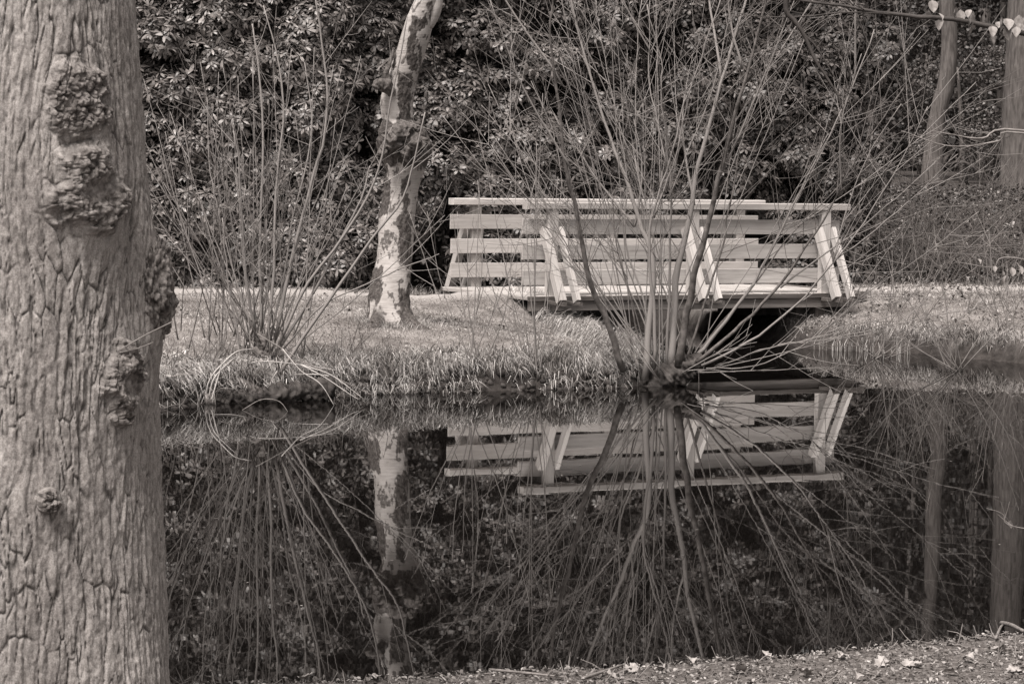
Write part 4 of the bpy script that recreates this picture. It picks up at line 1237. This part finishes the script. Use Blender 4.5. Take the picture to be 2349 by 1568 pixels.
# near bank: litter of dead leaves, bits of twig, moss sprigs
r = np.random.default_rng(66)
x, y, z, d = scatter(60000, -3.5, 4.5, 11, 15.6, lambda x, y, d: (d > -0.03) & (y < 15.6), r)
flakes('leaf_litter', 'broken leaf litter carpeting the near bank', 'leaf litter', x, y, z, r.uniform(.008, .030, len(x)), M['litter'], r, .5)
x, y, z, d = scatter(30000, -3.5, 4.5, 11, 15.6, lambda x, y, d: (d > 0.0), r)
blades('near_moss', 'moss sprigs and stubbly grass on the near bank', x, y, z, r.uniform(0.01, 0.035, len(x)), np.full(len(x), 0.004), 0.8, M['near_moss'], r)
x, y, z, d = scatter(2600, -3.5, 4.5, 11, 15.6, lambda x, y, d: (d > 0.0), r)
mb = MB()
for a_, b_, c_ in zip(x, y, z):
    an = r.uniform(0, 6.28); L_ = r.uniform(.03, .13); up_ = r.uniform(0, .35) if r.random() < .8 else r.uniform(.5, 1.4)
    e_ = np.array([math.cos(an) * L_ * math.cos(up_), math.sin(an) * L_ * math.cos(up_), math.sin(up_) * L_])
    p_ = np.array([a_, b_, c_ + .006])
    tube(mb, np.array([p_, p_ + e_ * .5 + r.normal(0, .004, 3), p_ + e_]), [.0028, .0024, .0015], 4)
stuff(mb.build('twig_litter', M['debris']), 'tiny broken twigs strewn over the near bank', 'twigs')
# dead leaves on far banks
x, y, z, d = scatter(2600, -8, 2, 26, 38, lambda x, y, d: (d > 0.1) & (fbm(x, y, 5) > .38), r)
flakes('bank_leaves', 'scattered dead leaves on the left bank', 'fallen leaves', x, y, z, r.uniform(.03, .06, len(x)), M['litter2'] if 'litter2' in M else M['litter'], r, .4, .03)
x, y, z, d = scatter(5000, 3.4, 11, 33, 40, lambda x, y, d: (d > 0.05) & (fbm(x * 1.4, y * 1.4, 6) > .42), r)
flakes('bank_leaves', 'scattered dead leaves on the right bank', 'fallen leaves', x, y, z, r.uniform(.03, .08, len(x)), M['litter'], r, .5, .04)
x, y, z, d = scatter(500, -4.2, -2.4, 26.5, 28.6, lambda x, y, d: (d > 0.05), r)
flakes('bank_leaves', 'pile of pale dead leaves on the bank beside the oak', 'fallen leaves', x, y, z, r.uniform(.05, .12, len(x)), M['dry'], r, .5, .06)
# tangle of dead stems on the bank below the left clump
r = np.random.default_rng(67)
x, y, z, d = scatter(3800, -4.6, -1.2, 25.8, 29.6, lambda x, y, d: (d > -0.12) & (d < 0.9), r)
mb = MB()
for a_, b_, c_ in zip(x[:700], y[:700], np.maximum(z[:700], 0)):
    L_ = r.uniform(.12, .5); an = r.uniform(0, 6.28); up_ = r.uniform(.2, 1.5)
    e_ = np.array([math.cos(an) * math.cos(up_), math.sin(an) * math.cos(up_), math.sin(up_)]) * L_
    p_ = np.array([a_, b_, c_ - .02])
    tube(mb, np.array([p_, p_ + e_ * .5 + r.normal(0, .02, 3), p_ + e_ + np.array([0, 0, -.05 * L_])]), [.005, .004, .002], 4, cap=False)
stuff(mb.build('dead_stems', M['twig']), 'tangle of dead stems on the bank below the left willow', 'dead stems')

# ================================================================ WOOD BEHIND, ON THE RIGHT
def wood_tree(label, pts, rads, d, seed, limbs=3, mat='far_bark'):
    r = np.random.default_rng(seed)
    p = [np.array(at(x, y, d)) for x, y in pts]
    z0 = gz(p[0][0], d)
    p[0][2] = z0 - .1
    root = thing('woodland_tree', label, 'tree', (p[0][0], d, z0))
    lump_tube([Vector(q) for q in p], rads, M[mat], root, 'trunk', ns=20, amp=.12, seed=seed, n=40)
    top = p[-1]
    for k in range(limbs):
        b0 = p[-2] + (top - p[-2]) * r.uniform(.2, 1)
        e = b0 + np.array([r.uniform(-2.5, 2.5), r.uniform(-2, 2), r.uniform(1.5, 3)])
        mb = MB(); tube(mb, shift(smooth_path([b0, (b0 + e) / 2 + r.normal(0, .2, 3), e], 10), root.location), np.linspace(rads[-1] * .6, .03, 10), 8)
        mb.build('limb', M['far_bark'], root, True)
    return root
wood_tree('tall kinked grey trunk behind the right end of the hedge', [(2138, 425), (2142, 340), (2152, 260), (2172, 180), (2178, 90), (2172, 0), (2178, -150), (2170, -500)], [.34, .25, .22, .22, .21, .21, .2, .12], 75, 301)
wood_tree('thick pale grey trunk cut by the right edge of the photo', [(2338, 460), (2338, 400), (2340, 300), (2345, 180), (2350, 60), (2352, -100), (2356, -500)], [.52, .43, .40, .39, .38, .36, .25], 62, 302)
wood_tree('thin distant trunk between the two grey trunks', [(2253, 405), (2254, 350), (2256, 280), (2262, 180), (2265, 60), (2270, -300)], [.12, .10, .09, .085, .08, .05], 92, 304)

def evergreen(label, X, Y, rad, h, nleaf, L, seed, mat='holly', low=0.15, name='holly_tree', cat='tree'):
    r = np.random.default_rng(seed)
    z0 = gz(X, Y)
    root = thing(name, label, cat, (X, Y, z0), 'evergreen trees of the wood')
    cl = []
    ncl = int(26 * h / 8)
    for k in range(ncl):
        zc = r.uniform(low, 0.97) * h
        rr_ = rad * (1 - 0.45 * (zc / h) ** 2)
        a = r.uniform(0, 6.28); q = rr_ * math.sqrt(r.uniform(.15, 1))
        cl.append((math.cos(a) * q, math.sin(a) * q, zc, r.uniform(.28, .5) * rad))
    cl = np.array(cl)
    w = r.integers(0, ncl, nleaf)
    v = r.normal(0, 1, (nleaf, 3)); v /= np.linalg.norm(v, axis=1)[:, None]
    c = cl[w, :3] + v * cl[w, 3:4] * r.uniform(.6, 1.05, nleaf)[:, None] * np.array([1, 1, .75])
    c[:, 2] = np.maximum(c[:, 2], .1)
    dd = r.normal(0, 1, (nleaf, 3)); dd[:, 2] -= .3; dd /= np.linalg.norm(dd, axis=1)[:, None]
    nn = v + r.normal(0, .6, (nleaf, 3)) + np.array([0, 0, .4]); nn /= np.linalg.norm(nn, axis=1)[:, None]
    mb = MB(); ll = L * r.uniform(.7, 1.4, nleaf)
    leaves(mb, c, dd, nn, ll, ll * .5)
    stuff(mb.build('crown', M[mat], root))
    mb = MB(); tube(mb, smooth_path([(0, 0, -.1), (r.normal(0, .1), 0, h * .4), (r.normal(0, .2), 0, h * .9)], 10), np.linspace(.14, .03, 10), 8)
    mb.build('trunk', M['far_bark'], root, True)
    return root
evergreen('dark holly standing between the two grey trunks', 14.6, 86, 2.9, 13, 15000, .16, 311)
evergreen('dark holly behind the kinked trunk', 11.4, 92, 3.2, 13, 14000, .17, 312)
evergreen('holly filling the gap behind the thick right trunk', 18.8, 90, 3.4, 14, 12000, .18, 313)
evergreen('far holly beyond the hedge end', 7.6, 98, 3.4, 14, 9000, .2, 314)
evergreen('evergreen beyond the right edge of the photo', 24.0, 92, 3.6, 14, 7000, .22, 315)
evergreen('low dark evergreen shrub right of the kinked trunk', 12.6, 80, 1.5, 3.6, 7000, .10, 316, 'rhodo_dim', .1, 'evergreen_shrub', 'shrub')
# far wood: one mass
r = np.random.default_rng(321)
n_ = 60000
X_ = r.uniform(-45, 75, n_); Z_ = 1.2 + 17 * r.random(n_) ** .9; Y_ = 112 + 7 * fbm(X_ * .25, Z_ * .3, 323) + r.normal(0, .5, n_)
dd = r.normal(0, 1, (n_, 3)); dd /= np.linalg.norm(dd, axis=1)[:, None]
nn = r.normal(0, .7, (n_, 3)) + np.array([0, -1, .6]); nn /= np.linalg.norm(nn, axis=1)[:, None]
mb = MB(); ll = r.uniform(.3, .6, n_)
leaves(mb, np.stack([X_, Y_, Z_], -1), dd, nn, ll, ll * .6)
tx, tz = np.meshgrid(np.linspace(-50, 80, 90), np.linspace(0.8, 18.5, 20))
ty = 117 + 7 * fbm(tx * .25, tz * .3, 323)
ii = np.arange(90 * 20).reshape(20, 90)
mb.add(np.stack([tx, ty, tz + 0.8 * fbm(tx * .6, tz, 3)], -1).reshape(-1, 3), np.stack([ii[:-1, :-1], ii[:-1, 1:], ii[1:, 1:], ii[1:, :-1]], -1).reshape(-1, 4))
stuff(mb.build('far_woodland', M['holly']), 'dark mass of far woodland behind everything', 'woodland')
ORD = ['first', 'second', 'third', 'fourth', 'fifth', 'sixth', 'seventh', 'eighth', 'ninth', 'tenth', 'eleventh', 'twelfth', 'thirteenth', 'fourteenth', 'fifteenth', 'sixteenth', 'seventeenth', 'eighteenth', 'nineteenth', 'twentieth', 'twenty-first', 'twenty-second', 'twenty-third', 'twenty-fourth', 'twenty-fifth', 'twenty-sixth', 'twenty-seventh', 'twenty-eighth', 'twenty-ninth', 'thirtieth']
for k, (X, Y) in enumerate([(14.4, 101), (15.5, 104), (16.2, 99), (17.3, 106), (18.0, 100), (18.9, 103)]):
    mb = MB(); z0 = gz(X, Y)
    tube(mb, smooth_path([(0, 0, -.1), (r.normal(0, .1), 0, 5), (r.normal(0, .3), 0, 12)], 8), np.linspace(r.uniform(.10, .2), .06, 8), 8)
    o = mb.build('distant_trunk', M['shoot_dark'], None, True); o.location = (X, Y, z0)
    tag(o, ORD[k] + ' dim thin trunk from the left, far back in the wood', 'tree', 'dim trunks far back in the wood')

# brambly bank behind the path on the right
r = np.random.default_rng(331)
x, y = r.uniform(4.5, 16, 26000), r.uniform(41.2, 60, 26000)
ok = (y > 41.0 + 0.30 * (x - 5)) & ((x * 40 / y) > 4.7)
x, y = x[ok], y[ok]; z = ground_z(x, y)
flakes('ivy_cover', 'ivy and brambles covering the rising ground behind the path', 'ivy', x, y, z + r.uniform(0, .22, len(x)) * (.3 + fbm(x, y, 9)), r.uniform(.05, .10, len(x)), M['holly'], r, .7, .03)
x, y = r.uniform(4.5, 16, 6000), r.uniform(41.2, 62, 6000)
ok = (y > 41.0 + 0.30 * (x - 5)) & ((x * 40 / y) > 4.7)
x, y = x[ok], y[ok]
flakes('bank_leaves', 'brown dead leaves between the ivy behind the path', 'fallen leaves', x, y, ground_z(x, y) + .03, r.uniform(.05, .10, len(x)), M['litter'], r, .6, .05)
def bare_shrub(label, X, Y, n, L0, L1, seed, flat=1.0):
    r = np.random.default_rng(seed)
    z0 = gz(X, Y)
    root = thing('bare_shrub', label, 'shrub', (X, Y, z0), 'bare thickets behind the path')
    for k in range(n):
        a, e = r.uniform(0, 6.28), R(r.uniform(15, 80)) * flat
        L = r.uniform(L0, L1)
        d_ = np.array([math.cos(a) * math.cos(e), math.sin(a) * math.cos(e) * .6, math.sin(e)])
        b0 = np.array([X + r.normal(0, .35), Y + r.normal(0, .3), z0])
        shoot(root, [b0, b0 + d_ * L * .55 + np.array([0, 0, .15 * L]), b0 + d_ * L + np.array([0, 0, -.12 * L])], .008, .003, r, r.integers(3, 7), .2, .7, 'twig_far', 10, u0=.2, rr=.004, name='stem')
bare_shrub('tangled bare bramble just right of the hedge end', 5.9, 42.3, 60, .8, 2.0, 341)
bare_shrub('twiggy thicket rising behind the path at the right', 7.2, 43.5, 60, .9, 2.1, 342)
bare_shrub('arching bare brambles at the right edge behind the path', 8.8, 44.0, 34, .8, 1.8, 343)
bare_shrub('pale twiggy shrub beside the thick right trunk', 17.2, 70, 26, 1.5, 4.2, 344)
bare_shrub('twiggy undergrowth at the foot of the kinked trunk', 10.6, 62, 26, 1.0, 2.2, 345)
mb = MB()
tube(mb, np.array([(0, 0, -.1), (0.01, 0, .25), (0.0, 0, .42)]), [.055, .05, .05], 10)
o = mb.build('stake', M['wood_mid'], None, False); p_ = at(1962, 655, 41.2); o.location = (p_.x, 41.2, gz(p_.x, 41.2))
tag(o, 'short grey wooden stake by the hedge end', 'stake')

# ================================================================ OVERHANGING BEECH ON THE RIGHT
BD2 = 14.3
beech = thing('beech_tree', 'beech reaching in from the right with dark twigs and pale dry leaves', 'tree', (4.9, 14.0, gz(4.9, 14.0)))
bl_ = np.array(beech.location)
lump_tube([(4.9, 14.0, bl_[2] - .1), (4.88, 14.0, 1.5), (4.8, 14.0, 3.5), (4.75, 14.1, 7.0)], [.34, .27, .25, .18], M['far_bark'], beech, 'trunk', amp=.06, seed=351, n=30)
r = np.random.default_rng(352)
def bpix(px, dv=0.0):
    return [at(x, y, BD2 + dv * k) for k, (x, y) in enumerate(px)]
BR = []
def branch(px, ra, rb, mat='twig_dark', root_pts=(), name='branch', tw=4, wob=.003, n=26, lmax=.3):
    pts = [Vector(q) for q in root_pts] + bpix(px)
    o = shoot(beech, pts, ra, rb, r, tw, .08, lmax, mat, n, u0=.35, name=name, rr=.0018, wob=wob, ns=6)
    BR.append(o)
    return o
branch([(2348, 78), (2187, 48), (2101, 42), (2005, 31), (1946, 21), (1842, 7), (1798, -2), (1730, -14)], .017, .0025, 'twig_dark', [(4.85, 14.0, 2.7), (3.6, 14.2, 2.95)], tw=9, wob=.006, n=40)
branch([(2143, 37), (2050, 35), (1946, 29), (1842, 41), (1739, 41), (1690, 30)], .005, .002, 'twig_dark')
branch([(2230, -200), (1980, -120), (1830, -50), (1805, 17), (1825, 45), (1846, 79), (1870, 135), (1894, 172), (1918, 214), (1930, 248)], .022, .003, 'twig_dark', [(4.8, 14.0, 3.9)], tw=7)
branch([(1846, 79), (1875, 110), (1900, 150), (1935, 200), (1985, 232)], .006, .0015, 'twig_dark', tw=4)
branch([(2349, 299), (2256, 316), (2187, 307), (2136, 297)], .008, .002, 'debris', [(4.85, 14.0, 2.0), (3.6, 14.2, 2.45)], tw=9, lmax=.2)
branch([(2349, 308), (2291, 326), (2222, 336), (2153, 333), (2070, 304)], .006, .002, 'debris', [(3.6, 14.2, 2.45)], tw=9, lmax=.2, wob=.006)
branch([(2349, 595), (2277, 611), (2198, 599)], .005, .0015, 'debris', [(4.85, 14.0, 1.35), (3.6, 14.2, 1.75)], tw=4, lmax=.15)
branch([(2349, 1212), (2300, 1178), (2265, 1165)], .004, .001, 'debris', [(4.85, 14.0, .6), (3.4, 14.25, .62)], tw=3, lmax=.1)
def dry_leaf(p, sz, tilt, spin, parent, mat, seed, hang=True):
    rr_ = np.random.default_rng(seed)
    nU, nV = 5, 7
    v = []
    for j in range(nV):
        t = j / (nV - 1)
        w = math.sin(math.pi * t ** .85) * .34 + .012
        for i in range(nU):
            s_ = (i / (nU - 1) - .5) * 2
            v.append((s_ * w, -t, .16 * abs(s_) ** 1.4 * w * 3 + .10 * math.sin(t * 3 + seed) + .03 * math.sin(i * 2 + j * 1.7 + seed)))
    v = np.array(v) * sz
    ii = np.arange(nU * nV).reshape(nV, nU)
    mb = MB(); mb.add(v, np.stack([ii[:-1, :-1], ii[:-1, 1:], ii[1:, 1:], ii[1:, :-1]], -1).reshape(-1, 4))
    o = mb.build('leaf', M[mat], parent, True)
    o.matrix_basis = Matrix.Translation(Vector(p) - (Vector(parent.location) if parent else Vector())) @ Matrix.Rotation(spin, 4, 'Z') @ Matrix.Rotation(tilt, 4, 'X')
    return o
LV = [(2150, 30), (2160, 46), (2130, 22), (2138, 0), (2195, 16), (2204, 22), (2225, 22), (2218, 40), (2236, 26), (2232, 48), (2300, 38), (2292, 48), (2310, 42), (2318, 58), (2275, 62), (2270, 72), (2338, 34), (2345, 48), (2333, 60), (2350, 40),
      (2243, 594), (2282, 610), (2330, 600), (2340, 608), (2322, 612), (2300, 620), (2310, 632), (2335, 1200), (2318, 1192)]
for k, (x, y) in enumerate(LV):
    dry_leaf(at(x, y, BD2 - .02 + r.uniform(-.05, .05)), r.uniform(.05, .085) * (1 if y < 500 else .6), R(r.uniform(40, 110)), R(r.uniform(-70, 70)), beech, 'pale_leaf', k).parent = BR[0] if y < 500 else (BR[6] if y < 900 else BR[7])

# ================================================================ NEAR BANK: LEAVES AND STICKS ONE CAN PICK OUT
def bank_pt(x, y):
    p = on_z(x, y, .2)
    for _ in range(4): p = on_z(x, y, gz(p.x, p.y) + .01)
    return p
def oak_leaf(p, sz, spin, seed, label, group):
    rr_ = np.random.default_rng(seed)
    N = 40; ring = []
    for k in range(N):
        a = k / N * 2 * math.pi
        t = (1 - math.cos(a)) / 2
        side = 1 if a < math.pi else -1
        w = (.30 * math.sin(math.pi * t ** .8) * (1 + .32 * math.cos(t * 21)) + .01)
        ring.append((side * w, t - .5, 0))
    ring = np.array(ring)
    inner = ring * np.array([.35, .85, 1])
    v = np.vstack([ring, inner, [[0, 0, 0]]])
    v[:, 2] = .45 * np.abs(v[:, 0]) * rr_.uniform(.2, 1.2) + .10 * np.sin(v[:, 1] * 5 + seed) + .05 * np.sin(v[:, 0] * 14 + v[:, 1] * 9 + seed)
    v *= sz
    j = np.arange(N); j2 = (j + 1) % N
    mb = MB(); mb.add(v, np.stack([j, j2, N + j2, N + j], -1), np.stack([N + j, N + j2, np.full(N, 2 * N)], -1))
    o = mb.build('fallen_leaf', M['bleached_leaf'], None, True)
    o.matrix_basis = Matrix.Translation(p + Vector((0, 0, .012))) @ Matrix.Rotation(spin, 4, 'Z') @ Matrix.Rotation(R(rr_.uniform(-25, 25)), 4, 'X') @ Matrix.Rotation(R(rr_.uniform(-25, 25)), 4, 'Y')
    return tag(o, label, 'leaf', group)
r = np.random.default_rng(361)
for k, (x, y) in enumerate(sorted([(423, 1540), (432, 1532), (443, 1543), (515, 1530), (548, 1536), (1295, 1512), (1440, 1534), (1452, 1537), (1520, 1538), (1405, 1556), (1760, 1506), (1838, 1542), (1850, 1546), (2020, 1524), (2080, 1528), (2094, 1524),
                             (2110, 1520), (2220, 1512), (2180, 1546), (1655, 1516), (1010, 1560), (700, 1556), (2290, 1494), (1930, 1506), (1585, 1520), (1700, 1540), (1330, 1524), (860, 1556), (2330, 1540), (1975, 1556)])):
    oak_leaf(bank_pt(x, y), r.uniform(.06, .105), r.uniform(0, 6.28), k, 'pale curled dead leaf on the near bank, ' + ORD[k] + ' from the oak', 'pale leaves on the near bank')
for k, (lab, px, ra) in enumerate([
    ('long thin stick lying flat on the near bank left of the forked one', [(1122, 1538), (1200, 1545), (1298, 1556)], .007),
    ('slanting stick on the near bank at the bottom middle', [(1335, 1559), (1384, 1543), (1427, 1528)], .008),
    ('shorter slanting stick right of the bottom middle one', [(1405, 1552), (1440, 1537), (1465, 1528)], .006),
    ('crooked stick at the right end of the near bank, leftmost of three', [(2155, 1452), (2219, 1446), (2268, 1453)], .010),
    ('thick broken stick on the near bank at the right edge', [(2252, 1434), (2305, 1448), (2347, 1452)], .014),
    ('short stick propped up across the thick one at the right', [(2284, 1466), (2298, 1450), (2311, 1438)], .007),
    ('short peeled stick at the water edge near the oak', [(559, 1545), (580, 1533), (599, 1523)], .009)]):
    pts = [Vector(bank_pt(x, y)) + Vector((0, 0, ra + (.03 if i == 1 and k in (3, 4, 5) else 0))) for i, (x, y) in enumerate(px)]
    loose('fallen_stick', lab, 'stick', pts, [ra, ra * .9, ra * .6], 'debris')
# moss and grass on the log, grass round the birch foot
r = np.random.default_rng(371)
n_ = 1500
t_ = r.random(n_)
pl = smooth_path([np.array(at(468, 921, 27.4)), np.array(at(540, 915, 27.5)), np.array(at(640, 905, 27.7)), np.array(at(760, 892, 28.0))], 60)
pp = pl[(t_ * 59).astype(int)]
o = blades('log_moss', None, pp[:, 0] + r.normal(0, .03, n_), pp[:, 1] + r.normal(0, .04, n_), pp[:, 2] + .05 + r.normal(0, .02, n_), r.uniform(.02, .09, n_), np.full(n_, .006), .9, M['moss'] if 'moss' in M else M['stump'], r)
o.name = 'moss'
o.parent = log
o.location = -Vector(log.location)
an = r.uniform(0, 6.283, 2600); q = 0.22 + np.abs(r.normal(0, .11, 2600))
x = BX0 + np.cos(an) * q; y = BD + np.sin(an) * q
blades('birch_foot_grass', 'longer grass round the foot of the birch', x, y, ground_z(x, y), r.uniform(.04, .13, len(x)), np.full(len(x), .006), .5, M['grass'], r)
# tussocks sagging over the bank edge
r = np.random.default_rng(381)
cxs, cys = r.uniform(-7, 2.0, 9000), r.uniform(25, 37, 9000)
sdv = shore(cxs, cys)
okk = (sdv > .05) & (sdv < .55)
cxs, cys = cxs[okk][:150], cys[okk][:150]
X_, Y_, L_, DV = [], [], [], []
for a_, b_ in zip(cxs, cys):
    nb = int(r.uniform(60, 170)); rad_ = r.uniform(.05, .13)
    X_.append(a_ + r.normal(0, rad_, nb)); Y_.append(b_ + r.normal(0, rad_, nb))
    L_.append(r.uniform(.10, .22) * r.uniform(.6, 1.6, nb))
X_, Y_, L_ = map(np.concatenate, (X_, Y_, L_))
e = .05
DV = -np.stack([(shore(X_ + e, Y_) - shore(X_ - e, Y_)) / (2 * e), (shore(X_, Y_ + e) - shore(X_, Y_ - e)) / (2 * e), 0 * X_], -1) * 0.6
blades('tussock_grass', 'shaggy grass tussocks along the edge of the left bank', X_, Y_, np.maximum(ground_z(X_, Y_), .02), L_, r.uniform(.005, .009, len(X_)), 0.9, M['dry'], r, droop=.6, dirv=DV)
# mud clods and roots on the bank face
cxs, cys = r.uniform(-7, 2.2, 40000), r.uniform(25, 37, 40000)
sdv = shore(cxs, cys)
okk = (sdv > -.06) & (sdv < .14)
cxs, cys = cxs[okk][:900], cys[okk][:900]
czs = np.maximum(ground_z(cxs, cys), -.02)
mb = MB()
for a_, b_, c_ in zip(cxs, cys, czs):
    q_ = r.uniform(.02, .06)
    p_ = np.array([a_, b_, c_])
    tube(mb, np.array([p_ - [q_ * .8, 0, 0], p_ - [q_ * .3, q_ * .3, -q_ * .2], p_ + [q_ * .4, q_ * .1, q_ * .1], p_ + [q_ * .9, 0, 0]]) + r.normal(0, q_ * .15, (4, 3)), [q_ * .3, q_ * .8, q_ * .7, q_ * .2], 6)
stuff(mb.build('mud_clods', M['stump'], None, True), 'dark wet clods of mud along the foot of the left bank', 'mud')
# specks floating on the pond
x, y = r.uniform(-3.2, 6, 260), r.uniform(15, 33, 260)
okk = (shore(x, y) < -.15) & (fbm(x * .5, y * .5, 77) > .5)
x, y = x[okk], y[okk]
an = r.uniform(0, 6.28, len(x))
mb = MB(); ll = r.uniform(.012, .035, len(x))
leaves(mb, np.stack([x, y, np.full(len(x), .004)], -1), np.stack([np.cos(an), np.sin(an), 0 * an], -1), np.tile(np.array([0, 0, 1.0]), (len(x), 1)), ll, ll * .4, droop=0.0, fold=0.05)
stuff(mb.build('floating_specks', M['pale_leaf']), 'tiny bits of leaf floating on the dark pond', 'leaf bits')
